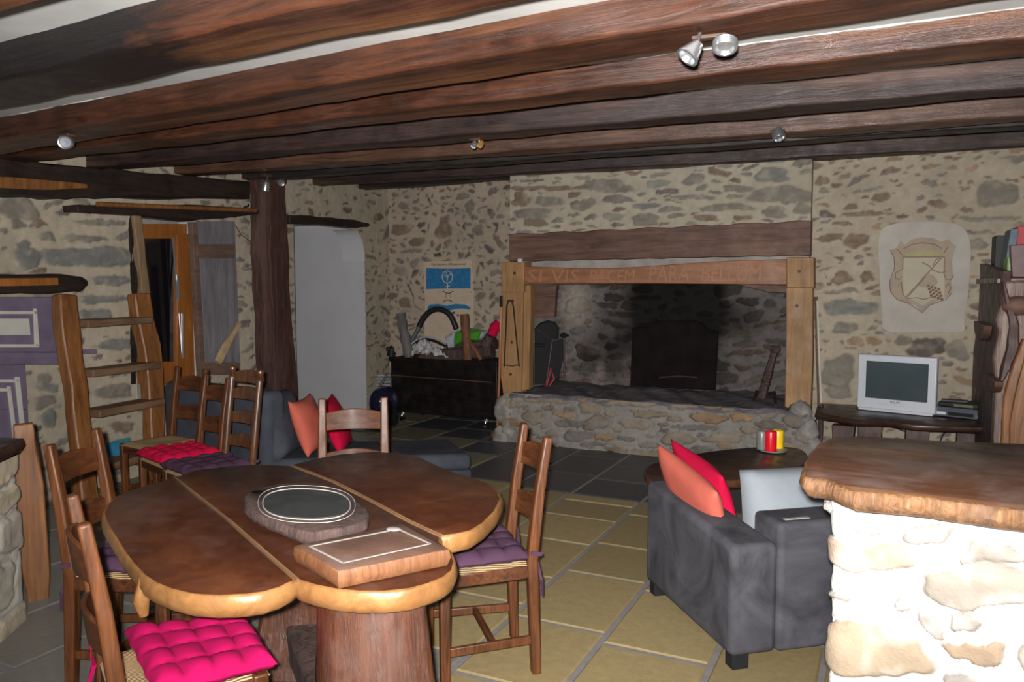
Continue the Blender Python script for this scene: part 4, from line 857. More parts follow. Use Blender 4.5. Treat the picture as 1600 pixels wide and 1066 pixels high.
# ================================================================== BOOKSHELF
t = thing('bookshelf', 'tall bookshelf of wavy bark-edged boards at the right edge', 'bookshelf', (.85, 6.2, 0))
g = G(); prof = [(1531, 412), (1531, 440), (1528, 500), (1522, 540), (1512, 580), (1502, 620), (1496, 650), (1492, 690)]
P_l = [aX(x, y, .62) for x, y in prof]; P_r = [aX(x, y, .62) for x, y in ((1566, 424), (1562, 470), (1556, 520), (1553, 570), (1550, 620), (1548, 690))]
poly = P_l + [Vector((.62, P_l[-1].y, 0)), Vector((.62, P_r[-1].y, 0))] + P_r[::-1]
n = len(poly); g.add(poly + [p + Vector((.05, 0, 0)) for p in poly], [tuple(range(n)), tuple(reversed(range(n, 2 * n)))] + [(i, n + i, n + (i + 1) % n, (i + 1) % n) for i in range(n)])
g.build('side_board', 'shelfdark', t, bevel=.01, label='dark reddish side board')
FYs = 5.55
fp = [(1565, 440), (1600, 438), (1680, 438), (1680, 700), (1552, 700), (1553, 650), (1556, 600), (1552, 560), (1562, 520), (1556, 500), (1568, 470)]
V = [aY(x, y, FYs) for x, y in fp]; V[3].z = V[4].z = 0
g = G(); n = len(V); g.add(V + [p + Vector((0, .09, 0)) for p in V], [tuple(range(n)), tuple(reversed(range(n, 2 * n)))] + [(i, n + i, n + (i + 1) % n, (i + 1) % n) for i in range(n)]); g.build('front_slab', 'shelfwood', t, bevel=.015, label='bark-textured front slab')
g = G(); g.sweep([aY(1566, 440, FYs - .02), aY(1576, 475, FYs - .02), aY(1584, 510, FYs - .02), aY(1582, 540, FYs - .02), aY(1572, 575, FYs - .02), aY(1562, 600, FYs - .02)], [.02, .035, .05, .06, .05, .02], .05, (1, 0, 0), .004, 4, 2); g.build('raised_vein', 'shelfdark', t, bevel=.01)
g = G(); g.sweep([aY(1602, 530, FYs - .03), aY(1590, 570, FYs - .03), aY(1576, 620, FYs - .03), aY(1572, 660, FYs - .03), aY(1570, 700, FYs - .03)], [.03, .05, .06, .05, .05], .05, (1, 0, 0), .003, 4, 5); g.build('orange_ridge', 'ladder', t, bevel=.01, label='orange ridge')
g = G(); panel(g, [(1576, 640), (1590, 590), (1610, 540), (1680, 500), (1680, 700), (1576, 700)], FYs - .015, .02); g.build('smooth_face', 'ladder', t, label='smooth orange-brown face')
for x, y, r_ in ((1528, 505, 14), (1546, 590, 10), (1590, 478, 16), (1582, 575, 7)):
    g = G(); p = aX(x + 8, y, .60) if x < 1560 else aY(x, y, FYs - .02)
    if x < 1560:
        g.prism([(.34 * r_ / 14 * math.cos(a), -.12 * r_ / 14 * math.sin(a)) for a in [PI * i / 10 for i in range(11)]], -.025, .02, Matrix.Translation(p) @ Matrix(((0, 0, 1, 0), (1, 0, 0, 0), (0, 1, 0, 0), (0, 0, 0, 1))))
    else: g.ball(p, .045 * r_ / 12, 8, (1.4, .6, 1))
    g.build('tenon', 'mantel', t, bevel=.004)
g = G(); g.bx(.60, 1.5, 5.62, 6.85, 1.50, 1.535); g.bx(.64, 1.5, 5.62, 6.85, .98, 1.01); g.build('shelf_board', 'darkslab', t, bevel=.004)
SZ = 1.537
def book(nm, x0, x1, ytop, Y, dep, mat, label, lean=0, pages=True, zb_=None):
    a_, b_ = aY(x0, 430, Y), aY(x1, 430, Y); zt = aY(x0, ytop, Y).z; t = thing(nm, label, 'book', ((a_.x + b_.x) / 2, Y + dep / 2, SZ), group='books on the bark-edged bookshelf')
    g = G(); g.bx(a_.x, b_.x, Y, Y + dep, SZ, zt)
    if lean: g.xf(Matrix.Translation((a_.x, 0, SZ)) @ Matrix.Shear('XY', 4, (lean, 0)) @ Matrix.Translation((-a_.x, 0, -SZ)))
    g.build('cover', mat, t, bevel=.004)
    return t
tt = book('box_file', 1553, 1571, 368, 6.55, .22, 'book_black', 'black box file, leftmost on top of the bark-edged bookshelf')
book('binder', 1567, 1580, 358, 5.9, .26, 'book_blue', 'blue-grey tall binder beside the black box file', lean=.10)
book('book', 1573.5, 1576, 402, 5.72, .18, 'book_green', 'thin green book below the blue-grey binder')
book('book', 1576.3, 1579, 404, 5.72, .18, 'book_white', 'thin white book beside the thin green one')
book('book', 1579.3, 1581.5, 410, 5.72, .18, 'book_purple', 'thin dark purple book, last before the leather case')
book('book', 1586, 1612, 354, 6.0, .22, 'book_red', 'thick red book behind the brown leather case')
t = thing('leather_case', 'brown scuffed leather case standing on the bookshelf in front of the red book', 'case', aY(1600, 437, 5.66))
g = G(); panel(g, [(1578, 383), (1640, 379), (1640, 437), (1581, 437)], 5.64, .05); [setattr(v, 'z', max(v.z, SZ)) for v in g.v]; g.build('body', 'leather', t, bevel=.006)

# ================================================================== CHAIRS
def chair_parts(t, kind='ladder'):
    H_ = .92 if kind == 'ladder' else 1.0; wm = 'chair' if kind == 'ladder' else 'chairdark'; hm = 'chairH' if kind == 'ladder' else 'chairdark'
    for s in (-1, 1):
        g = G()
        if kind == 'ladder': g.sweep([(s * .155, -.19, 0), (s * .155, -.18, .25), (s * .155, -.172, .45), (s * .155, -.20, .70), (s * .155, -.235, H_)], [.042, .045, .048, .044, .038], [.036, .040, .042, .038, .032], (1, 0, 0))
        else: g.tube([(s * .165, -.19, 0), (s * .165, -.172, .45), (s * .165, -.20, .70), (s * .165, -.23, H_ - .06)], [.018, .022, .021, .020], 14)
        p = g.build('back_post', wm, t, bevel=.008 if kind == 'ladder' else 0, seg=3)
        if kind != 'ladder':
            g = G(); g.lathe([(.020, 0), (.024, .006), (.016, .014), (.023, .022), (.015, .030), (.021, .044), (.023, .052), (.018, .066), (.002, .073)], (s * .165, -.235, H_ - .065), 16); g.build('finial', wm, p)
        g = G(); g.sweep([(s * .18, .17, 0), (s * .18, .17, .44)], [.036, .042], [.036, .042], (1, 0, 0)); g.build('front_leg', wm, t, bevel=.007, seg=3)
    zs = (.60, .80) if kind == 'ladder' else (.56, .70, .84, .94)
    for z in zs:
        g = G(); n = 10; hh = .085 if kind == 'ladder' else .06
        yb = lambda zz: -.172 - (zz - .45) / .47 * .063
        for i in range(n + 1):
            f = i / n; x = -.15 + .30 * f; bow = -.030 * math.sin(PI * f); cr = .018 * math.sin(PI * f)
            for (dy, dz) in ((-.007, -hh / 2), (.007, -hh / 2), (.007, hh / 2 + cr), (-.007, hh / 2 + cr)): g.v.append(Vector((x, yb(z + dz) + bow + dy, z + dz)))
        for i in range(n):
            for k in range(4): g.f.append((i * 4 + k, i * 4 + (k + 1) % 4, (i + 1) * 4 + (k + 1) % 4, (i + 1) * 4 + k)); g.m.append(0)
        g.f += [(3, 2, 1, 0), (n * 4, n * 4 + 1, n * 4 + 2, n * 4 + 3)]; g.m += [0, 0]
        g.build('slat', hm, t, bevel=.003)
    g = G(); g.box((0, .172, .405), (.34, .028, .05)); g.box((0, -.172, .405), (.29, .026, .05))
    for s in (-1, 1): g.sweep([(s * .158, -.16, .405), (s * .178, .16, .405)], .026, .05, (1, 0, 0))
    g.build('seat_rail', hm, t, bevel=.005)
    g = G(); n = 12
    for i in range(n + 1):
        for j in range(n + 1):
            u, v = i / n, j / n; y = -.185 + .38 * v; hw = .160 + .035 * v; x = (-1 + 2 * u) * hw; e = min(u, 1 - u, v, 1 - v)
            z = .448 - .010 * math.exp(-((u - .5) ** 2 + (v - .5) ** 2) / .05) - (.018 if e == 0 else 0); g.v.append(Vector((x, y, z)))
    nb = len(g.v); g.v += [Vector((v.x * .97, v.y * .97, .425)) for v in g.v]
    for i in range(n):
        for j in range(n):
            q = (i * (n + 1) + j, (i + 1) * (n + 1) + j, (i + 1) * (n + 1) + j + 1, i * (n + 1) + j + 1); g.f.append(q); g.m.append(0); g.f.append(tuple(nb + k for k in reversed(q))); g.m.append(0)
    rim = [i * (n + 1) for i in range(n + 1)] + [n * (n + 1) + j for j in range(1, n + 1)] + [i * (n + 1) + n for i in range(n - 1, -1, -1)] + [j for j in range(n - 1, 0, -1)]
    for i in range(len(rim)): a_, b_ = rim[i], rim[(i + 1) % len(rim)]; g.f.append((a_, nb + a_, nb + b_, b_)); g.m.append(0)
    g.build('rush_seat', 'rush', t)
    for s in (-1, 1):
        g = G(); g.sweep([(s * .155, -.18, .135), (s * .18, .165, .135)], .018, .034, (1, 0, 0)); g.build('stretcher', wm, t, bevel=.004)
    g = G(); g.sweep([(-.165, -.02, .135), (.165, -.02, .135)], .020, .030, (0, 1, 0)); g.build('stretcher', hm, t, bevel=.004)
CH = {}
def chair(key, x, y, deg, label, kind='ladder', src=None, group='rush-seated dining chairs'):
    t = thing('dining_chair', label, 'chair', (x, y, 0), math.radians(deg), group) if src is None else copy_tree(src)
    if src is None: chair_parts(t, kind)
    else:
        t.location = (x, y, 0); t.rotation_euler = (0, 0, math.radians(deg)); t['label'] = label; LOCAL[t] = True
    CH[key] = t; return t
c0 = chair('R', -1.425, 2.662, 131.1, 'wooden ladder-back chair with a plum cushion at the right side of the big table')
chair('1', -1.759, 1.507, -30.4, 'wooden ladder-back chair with a fuchsia cushion, nearest at the lower left', src=c0)
chair('2', -2.572, 2.031, -65, 'wooden ladder-back chair with a plum cushion tucked in at the left end of the table', src=c0)
chair('F', -2.305, 3.022, 215.5, 'wooden ladder-back chair at the far side of the table in front of the chaise', src=c0)
chair('A', -4.36, 3.66, 173.5, 'wooden chair with a bare rush seat beside the orange ladder', src=c0)
chair('B', -3.87, 3.387, 161.8, 'wooden chair with a crimson cushion in the row behind the table', src=c0)
chair('C', -3.48, 3.24, 162.5, 'taller dark turned chair with ball finials at the end of the row', kind='finial')
def cushion(key, mat, label, corners=None, z=.452, th=.045, ties=True, seed=1):
    c = CH[key]; mw = Matrix.Translation(c.location) @ Matrix.Rotation(c.rotation_euler.z, 4, 'Z')
    if corners is None: corners = [mw @ Vector(p) for p in ((-.175, -.165, 0), (.175, -.165, 0), (.20, .21, 0), (-.20, .21, 0))]
    ctr = sum((Vector((p[0], p[1], 0)) for p in corners), Vector()) / 4
    t = thing('seat_cushion', label, 'cushion', (ctr.x, ctr.y, z), group='tufted seat cushions')
    n = 40; g = G(); rd = random.Random(seed); ph = [rd.uniform(0, 6) for _ in range(6)]
    def surf(top):
        for i in range(n + 1):
            for j in range(n + 1):
                u, v = i / n, j / n; A, B, C_, D_ = [Vector((p[0], p[1], 0)) for p in corners]
                p = A * (1 - u) * (1 - v) + B * u * (1 - v) + C_ * u * v + D_ * (1 - u) * v
                e = max(0, min(u, 1 - u, v, 1 - v)) * 2; ed = (1 - (1 - min(1, e * 3.2)) ** 2) ** .5
                tu = abs(math.sin(u * 4 * PI)) ** .5 * abs(math.sin(v * 4 * PI)) ** .5
                zz = th * (.30 + .45 * ed + .32 * tu * ed) if top else 0
                if e == 0: zz = th * .28
                wob = .004 * math.sin(u * 13 + ph[0]) * math.sin(v * 11 + ph[1])
                p = p + (p - ctr.to_3d()) * (-.03 * (1 - e) * abs(math.sin(4 * PI * (u + v)))); g.v.append(Vector((p.x, p.y, z + zz + (wob if top else 0))))
    surf(True); nb = len(g.v); surf(False)
    for i in range(n):
        for j in range(n):
            q = (i * (n + 1) + j, (i + 1) * (n + 1) + j, (i + 1) * (n + 1) + j + 1, i * (n + 1) + j + 1); g.f.append(q); g.m.append(0); g.f.append(tuple(nb + k for k in reversed(q))); g.m.append(0)
    rim = [i * (n + 1) for i in range(n + 1)] + [n * (n + 1) + j for j in range(1, n + 1)] + [i * (n + 1) + n for i in range(n - 1, -1, -1)] + [j for j in range(n - 1, 0, -1)]
    for i in range(len(rim)): a_, b_ = rim[i], rim[(i + 1) % len(rim)]; g.f.append((a_, nb + a_, nb + b_, b_)); g.m.append(0)
    g.build('pad', mat, t, angle=75)
    if ties:
        for s in (-1, 1):
            P = [mw @ Vector(q) for q in ((s * .14, -.15, z + .02), (s * .185, -.165, z + .03), (s * .183, -.205, z + .025), (s * .155, -.205, z + .015), (s * .13, -.20, z - .02), (s * .15, -.215, z - .09), (s * .16, -.215, z - .15))]
            g = G(); g.sweep(P, .015, .003, (0, 0, 1)); g.build('tie', mat, t)
    return t
cushion('R', 'plum', 'plum tufted cushion tied to the chair right of the table', seed=1)
Z1 = .47; c1 = [fl(192, 985, Z1), fl(240, 1085, Z1), fl(434, 1036, Z1), fl(386, 964, Z1)]
cushion('1', 'fuchsia', 'bright fuchsia tufted cushion on the nearest chair, lower left', corners=[c1[0], c1[1], c1[2], c1[3]], seed=2, th=.05)
cushion('2', 'plum', 'plum tufted cushion on the chair at the left end of the table', seed=3)
cushion('B', 'crimson', 'crimson tufted cushion between the bare rush seat and the finial chair', seed=4, th=.05)
cushion('C', 'plum', 'plum tufted cushion on the tall chair with ball finials', seed=5)
# ================================================================== DINING TABLE
TB = .75
t = thing('dining_table', 'big dark red lobed slab table with a pale live edge and a tree-trunk foot', 'table', (-1.65, 2.0, 0))
top_px = [(464, 906), (440, 918), (414, 926), (384, 930), (340, 932), (300, 930), (265, 922), (240, 912), (222, 900), (205, 882), (190, 862), (176, 838), (163, 818), (159, 802), (166, 788), (180, 775), (224, 759), (250, 752), (272, 745), (304, 734), (360, 727), (400, 725), (432, 726), (455, 727),
          (492, 717), (532, 710), (580, 706), (624, 708), (656, 714), (688, 729), (710, 738), (735, 745), (765, 756), (780, 768), (785, 780), (775, 800), (757, 818), (738, 830), (712, 836), (690, 838), (690, 846), (708, 862), (713, 876), (710, 890), (695, 902), (670, 912), (640, 920), (600, 924), (560, 924), (520, 920), (490, 914)]
def tin(px): return [tuple(fl(x, y, TB)[:2]) for x, y in px]
seamA = [(464, 906), (420, 868), (360, 815), (305, 772), (272, 745)]; seamB = [(690, 838), (640, 815), (575, 780), (520, 752), (455, 727)]
L_ = tin([p for p in top_px[1:19]]); Lft = L_ + tin(seamA[::-1])
iA = top_px.index((272, 745)); iB = top_px.index((455, 727)); iC = top_px.index((690, 838))
left = tin(seamA[:-1]) [::-1] + tin(top_px[0:1]) ; left = tin(top_px[0:iA + 1]) + tin(seamA[-2:0:-1])
mid = tin(top_px[iA:iB + 1]) + tin(seamB[-2:0:-1]) + tin(top_px[iC:]) + tin(top_px[0:1]) + tin(seamA[1:-1])
right = tin(top_px[iB:iC + 1]) + tin(seamB[1:-1])
def densify(P, k=3):
    out = []
    for i in range(len(P)):
        a_, b_ = P[i], P[(i + 1) % len(P)]
        for j in range(k): out.append((a_[0] + (b_[0] - a_[0]) * j / k, a_[1] + (b_[1] - a_[1]) * j / k))
    return out
for nm, P, dz in (('left', left, 0), ('middle', mid, -.002), ('right', right, .001)):
    g = G(); slab(g, densify(P, 2), TB + dz, .062, .008, .0025, 4, under=.008); g.build('top_plank', ['tabletop', 'tabedge'], t, angle=50, label=nm + ' plank of the table top')
for sm in (seamA, seamB):
    g = G(); g.tube([fl(x, y, TB - .0002) for x, y in sm], .0022, 6); g.build('seam', 'seamdust', t, label='dusty seam between planks')
g = G(); q = fl(226, 912, TB - .03); g.tube([q + Vector((.03, .02, -.01)), q, q + Vector((-.006, -.008, -.045)), q + Vector((-.002, -.004, -.085))], [.014, .022, .022, .012], 10); g.build('branch_knot', 'tabedge', t, label='knobbly branch stub under the left edge')
tc = fl(566, 948, .69) + Vector((-.035, .08, 0)); g = G(); n = 40; rd = random.Random(5); lv = 14
for i in range(lv + 1):
    f = i / lv; z = .69 * (1 - f); R = .130 + .035 * f + .07 * f ** 3
    for k in range(n):
        a = 2 * PI * k / n; rr = R * (1 + .07 * math.sin(3 * a + 1) + .05 * math.sin(7 * a + f * 2) * (.5 + f) + .02 * math.sin(15 * a + 3 * f) + rd.uniform(-.012, .012)); g.v.append(Vector((tc.x + .03 * f + rr * math.cos(a) * 1.1, tc.y + .01 * f + rr * math.sin(a) * .9, z)))
for i in range(lv):
    for k in range(n): g.f.append((i * n + k, i * n + (k + 1) % n, (i + 1) * n + (k + 1) % n, (i + 1) * n + k)); g.m.append(0)
g.f.append(tuple(range(n))); g.f.append(tuple(lv * n + k for k in reversed(range(n)))); g.m += [0, 0]
g.build('trunk_foot', 'trunk', t, angle=60, label='flared tree-trunk foot')
tc2 = Vector((-2.02, 2.30, 0)); g = G(); g.sweep([tc2 + Vector((0, 0, .69)), tc2 + Vector((0, 0, .3)), tc2], [.28, .24, .36], [.22, .18, .28], (1, .4, 0), .01, 5, 3); g.build('rear_foot', 'trunk', t, bevel=.02)
g = G(); g.sweep([Vector((tc.x, tc.y, .12)), Vector((tc2.x, tc2.y, .14))], .16, .12, (0, 0, 1), .008, 6, 4); g.build('foot_beam', 'bark', t, bevel=.02)
g = G(); s0 = fl(625, 1030, .22); g.sweep([s0, s0 + Vector((0.01, -.01, -.2))], .028, .02, (1, 0, 0)); g.build('peg_stub', 'stub', t, bevel=.003, label='pale wooden peg at the trunk')
# ---- boards on the table
BT = TB + .048
t = thing('round_hotplate', 'thick round bark-edged board with a dark stone inlay and white rings', 'board', fl(478, 800, TB + .002))
rp = [(382, 778), (392, 768), (415, 761), (445, 756), (480, 755), (515, 760), (545, 773), (565, 789), (574, 797), (572, 812), (548, 822), (515, 828), (492, 831), (470, 829), (440, 818), (412, 806), (390, 795)]
g = G(); slab(g, smooth_outline([tuple(fl(x, y, BT)[:2]) for x, y in rp], 4), BT, .046, .005, .006, 6, under=.012); g.build('bark_slab', ['bark', 'bark'], t, angle=50, label='bark-edged wooden disc')
def ringpx(cx, cy, rx, ry, z, k=40, sk=-.12, p=2.4):
    out = []
    for i in range(k):
        a = 2 * PI * i / k; c_, s_ = math.cos(a), math.sin(a); x = math.copysign(abs(c_) ** (2 / p), c_); y = math.copysign(abs(s_) ** (2 / p), s_); out.append(fl(cx + rx * x, cy + ry * y + rx * x * -sk * .22, z))
    return out
g = G(); R_ = ringpx(479, 788, 66, 22, BT + .001); g.prism([tuple(p[:2]) for p in R_], BT - .01, BT + .003); g.build('stone_inlay', 'slate', t, smooth=False, label='dark grey stone inlay')
for rx, ry, r_ in ((68.5, 24, .0020), (76, 29, .0012)):
    g = G(); R_ = ringpx(479, 788, rx, ry, BT + .003); g.tube(R_ + R_[:1], r_, 6, False); g.build('white_ring', 'whiteline', t)
t = thing('serving_board', 'rectangular wooden board with a pale inlaid line near the table edge', 'board', fl(580, 865, TB + .002))
cr = [(460, 853), (627, 818), (702, 858), (528, 893)]
cw_ = [tuple(fl(x, y, BT)[:2]) for x, y in cr]
g = G(); slab(g, densify(cw_, 6), BT, .046, .003, .001, 2, under=.004); g.build('board_body', ['cutboard', 'cutedge'], t, angle=50)
ins = [(484, 854), (622, 827), (672, 850), (536, 880)]
for i in range(4):
    a_, b_ = fl(*ins[i], BT), fl(*ins[(i + 1) % 4], BT); g = G(); g.sweep([a_, b_], .006, .002, (b_ - a_).cross(Vector((0, 0, 1))), 0); g.build('inlay_line', 'whiteline', t)
g = G(); g.ball(fl(615, 827, BT + .002), .018, 6, (1.3, 1, .25)); g.build('dusty_patch', 'dish', t)

# ================================================================== SOFAS
def rbox(g, o, d1, d2, w, l, z0, z1):
    """box from corner o along d1 (w) and d2 (l)"""
    P = [o, o + d1 * w, o + d1 * w + d2 * l, o + d2 * l]; V = [Vector((p.x, p.y, z)) for z in (z0, z1) for p in P]
    return g.add(V, [(3, 2, 1, 0), (4, 5, 6, 7)] + [(i, (i + 1) % 4, 4 + (i + 1) % 4, 4 + i) for i in range(4)])
SF = Vector((-.63, .777, 0)).normalized(); SR = Vector((.777, .63, 0)).normalized(); S0 = Vector((-.500, 2.985, 0))
t = thing('armchair_sofa', 'charcoal suede sofa seen from behind, right of the table', 'sofa', S0)
ah = aP(1140, 856, S0, SR.cross(Vector((0, 0, 1)))).z
g = G(); rbox(g, S0, SR, SF, .20, .83, .06, ah); g.v[6].z = g.v[7].z = ah + .055; g.build('arm', 'sofa', t, bevel=.028, seg=4)
g = G(); rbox(g, S0 + SR * .20, SR, SF, 1.35, .20, .06, ah + .075); g.build('backrest', 'sofa', t, bevel=.022, seg=4)
g = G(); rbox(g, S0 + SR * .21 + SF * .205, SR, SF, 1.13, .59, .06, .18); g.build('base', 'sofa', t, bevel=.02, seg=3)
g = G(); rbox(g, S0 + SR * .205 + SF * .205, SR, SF, 1.14, .60, .185, .30); g.build('seat_cushion_pad', 'cushgrey', t, bevel=.04, seg=4)
g = G(); rbox(g, S0 + SR * 1.35, SR, SF, .20, .83, .06, ah); g.build('arm', 'sofa', t, bevel=.028, seg=4)
for a_, b_ in ((.02, .02), (.02, .76), (1.48, .02), (1.48, .76)):
    g = G(); rbox(g, S0 + SR * a_ + SF * b_, SR, SF, .07, .06, 0, .062); g.build('foot', 'black', t, bevel=.004)
g = G(); q0 = S0 + SR * .245 + SF * .045 + Vector((0, 0, ah + .078)); g.sweep([q0, q0 + SR * .11], .016, .004, SF); g.build('cloth_label', 'dish', t, label='small pale fabric tag')
def pillow(name, mat, label, c, w, h, th, ax, up, group=None, pinch=.14, power=2.2, mid=0):
    """soft cushion: ax = width direction, up = height direction"""
    ax = Vector(ax).normalized(); up = Vector(up); up = (up - ax * up.dot(ax)).normalized(); nr = ax.cross(up); c = Vector(c); g = G(); n = 24; rd = random.Random(int(abs(c.x) * 1000)); ph = [rd.uniform(0, 6) for _ in range(4)]
    for sgn in (1, -1):
        for i in range(n + 1):
            for j in range(n + 1):
                u, v = 2 * i / n - 1, 2 * j / n - 1; e = (1 - abs(u) ** power) * (1 - abs(v) ** power); d_ = th / 2 * max(0, e) ** .5 * (1 + .10 * math.sin(3 * u + ph[0]) * math.sin(4 * v + ph[1]))
                pu = u * (1 - pinch * (1 - abs(v) ** 2) * .5 * abs(u)); pv = v * (1 - pinch * (1 - abs(u) ** 2) * .5 * abs(v))
                g.v.append(c + ax * (pu * w / 2) + up * (pv * h / 2) + nr * (sgn * d_))
    m_ = (n + 1) ** 2
    for s in (0, 1):
        for i in range(n):
            for j in range(n):
                q = (s * m_ + i * (n + 1) + j, s * m_ + (i + 1) * (n + 1) + j, s * m_ + (i + 1) * (n + 1) + j + 1, s * m_ + i * (n + 1) + j + 1); g.f.append(q if s == 0 else q[::-1]); g.m.append(0)
    o = g.build(name, mat, angle=80, recalc=False); bm = bmesh.new(); bm.from_mesh(o.data); bmesh.ops.remove_doubles(bm, verts=bm.verts, dist=.0008); bmesh.ops.recalc_face_normals(bm, faces=bm.faces); bm.to_mesh(o.data); bm.free()
    return tag(o, label, 'cushion', group)
Zv = Vector((0, 0, 1))
pillow('back_cushion', 'cushgrey', 'light grey-blue box cushion inside the charcoal sofa beside the bar', S0 + SR * .64 + SF * .31 + Zv * (ah + .025), .86, .37, .19, SR, Zv - SF * -.12, power=6, pinch=.03)
pillow('throw_pillow', 'salmon', 'salmon pillow leaning on the arm of the charcoal sofa', fl(1080, 767, .56), .62, .26, .13, SF + Zv * .14, Zv + SR * -.35, pinch=.2)
pillow('throw_pillow', 'crimson', 'crimson pillow behind the salmon one on the charcoal sofa', fl(1098, 752, .57), .54, .27, .12, SF + Zv * .12, Zv + SR * -.40, pinch=.2)
# ---- left corner sofa with chaise
t = thing('corner_sofa', 'slate grey corner sofa with a long low chaise in front of the window', 'sofa', (-4.0, 4.3, 0))
B0 = Vector((-4.98, 4.18, 0)); B1 = Vector((-3.80, 4.02, 0)); bd = (B1 - B0).normalized(); bn = Vector((-bd.y, bd.x, 0))
g = G(); rbox(g, B0, bd, bn, (B1 - B0).length, .20, .05, .76); g.build('backrest', 'sofaL', t, bevel=.06, seg=5)
P = [Vector((-3.93, 3.98, 0)), Vector((-2.64, 4.84, 0)), Vector((-3.08, 5.26, 0)), Vector((-4.42, 4.40, 0))]
def poly_box(g, P, z0, z1): V = [Vector((p.x, p.y, z)) for z in (z0, z1) for p in P]; return g.add(V, [(3, 2, 1, 0), (4, 5, 6, 7)] + [(i, (i + 1) % 4, 4 + (i + 1) % 4, 4 + i) for i in range(4)])
g = G(); poly_box(g, P, .05, .17); g.build('base', 'sofaL', t, bevel=.02, seg=3)
mid0, mid1 = P[0].lerp(P[1], .66), P[3].lerp(P[2], .66)
g = G(); poly_box(g, [P[0], mid0, mid1, P[3]], .165, .285); g.build('seat_pad', 'sofaL', t, bevel=.04, seg=4)
g = G(); poly_box(g, [mid0, P[1], P[2], mid1], .165, .285); g.build('chaise_pad', 'sofaL', t, bevel=.04, seg=4)
g = G(); poly_box(g, [Vector((-4.95, 4.40, 0)), P[3], Vector((-4.55, 5.3, 0)), Vector((-5.1, 5.3, 0))], .05, .28); g.build('corner_pad', 'sofaL', t, bevel=.04, seg=4)
for p in P:
    g = G(); c = sum(P, Vector()) / 4; q = p.lerp(c, .10); g.box((q.x, q.y, .028), (.06, .06, .056)); g.build('foot', 'black', t)
pb_ = fl(432, 712, .29)
pillow('back_cushion', 'cushslate', 'slate cushion leaning beside the salmon pillow on the corner sofa', pb_ + Vector((-.06, .12, .20)), .50, .46, .20, (.35, -.9, 0), Vector((-.25, -.1, 1)), power=5, pinch=.04)
ps = fl(486, 710, .29)
pillow('throw_pillow', 'salmon', 'salmon pillow on the corner sofa below the wooden post', ps + Vector((-.10, .10, .19)), .44, .42, .15, (-.35, .94, 0), Vector((-.32, -.1, 1)), pinch=.2)
pillow('throw_pillow', 'crimson', 'crimson pillow on the corner sofa behind the far dining chair', ps + Vector((.02, .26, .18)), .44, .42, .14, (-.45, .9, 0), Vector((-.38, -.1, 1)), pinch=.2)

# ================================================================== COFFEE TABLE AND CANDLES
CZ = .42
t = thing('coffee_table', 'low dark live-edge slab coffee table between the sofa and the hearth', 'table', fl(1140, 725, 0))
t.location = (-.75, 4.8, 0)
cp_ = [(1008, 742), (1012, 728), (1050, 716), (1100, 707), (1150, 701), (1200, 698), (1245, 700), (1262, 710), (1258, 722), (1238, 732), (1215, 742), (1180, 748), (1120, 752), (1060, 754), (1020, 752)]
g = G(); slab(g, smooth_outline([tuple(fl(x, y, CZ)[:2]) for x, y in cp_], 3), CZ, .055, .008, .004, 8, under=.015); g.build('table_top', ['darkslab', 'coffedge'], t, angle=50)
for x, y in ((1060, 732), (1200, 718)):
    c = fl(x, y, CZ - .05); g = G(); g.sweep([c, Vector((c.x, c.y, 0))], [.14, .18], [.12, .15], (1, 0, 0), .01, 3, 2); g.build('leg', 'darkslab', t, bevel=.01)
t0 = thing('candle_dish', 'small glass dish under the three candles on the coffee table', 'dish', fl(1207, 706, CZ + .001))
q = fl(1207, 705, CZ + .002); g = G(); g.lathe([(.05, 0), (.085, .004), (.092, .014), (.086, .014), (.07, .008), (.001, .008)], q, 28); g.build('dish_body', 'dish', t0)
for (x, y, r_, h_, m_, lab) in ((1190, 702, .034, .125, 'grey_wax', 'grey round-topped candle jar, left of the three candles'), (1204, 704, .037, .125, 'red_wax', 'red pillar candle in the middle of the dish'), (1215, 700, .036, .115, 'yellow_wax', 'yellow pillar candle at the right of the dish')):
    q = fl(x, y, CZ + .012); t = thing('candle', lab, 'candle', q, group='candles on the coffee table')
    g = G(); g.lathe([(r_ * .96, 0), (r_, .004), (r_, h_ - .006), (r_ * .93, h_), (r_ * .6, h_ - .006), (.001, h_ - .008)] if m_ != 'grey_wax' else [(r_ * .9, 0), (r_, .01), (r_, h_ * .8), (r_ * .8, h_ * .95), (.002, h_)], q, 26); g.build('wax', m_, t)
    if m_ != 'grey_wax':
        g = G(); g.tube([q + Zv * (h_ - .008), q + Zv * (h_ + .008)], .0018, 6); g.build('wick', 'black', t)

# ================================================================== BAR COUNTER (right foreground)
BZ = 1.05
t = thing('bar_counter', 'stone-built bar counter with a thick live-edge wooden top in the right foreground', 'bar counter', fl(1450, 760, 0) * 0 + Vector((.3, 1.95, 0)))
bp = [(1252, 738), (1256, 720), (1266, 705), (1280, 692), (1300, 683), (1340, 681), (1400, 684), (1480, 689), (1600, 693)]
lp_ = [(1600, 797), (1560, 793), (1517, 787), (1455, 778), (1414, 774), (1363, 770), (1335, 768), (1311, 760), (1290, 750), (1268, 748), (1256, 745)]
outl = [tuple(fl(x, y, BZ)[:2]) for x, y in bp] + [(1.6, 2.05), (1.9, 1.6), (1.7, 1.05), (.9, 1.38)] + [tuple(fl(x, y, BZ)[:2]) for x, y in lp_]
g = G(); slab(g, densify(outl, 3), BZ, .052, .008, .004, 12, under=.018); g.build('bar_top', ['slabtop', 'slabedge'], t, angle=50, label='live-edge wooden bar top')
ca, cb = fl(1284, 772, BZ - .05), fl(1600, 826, BZ - .05); bu = (cb - ca); bu.z = 0; bu.normalize(); bnn = Vector((bu.y, -bu.x, 0))
bo = Vector((ca.x, ca.y, 0)) - bnn * .028 + bu * .004
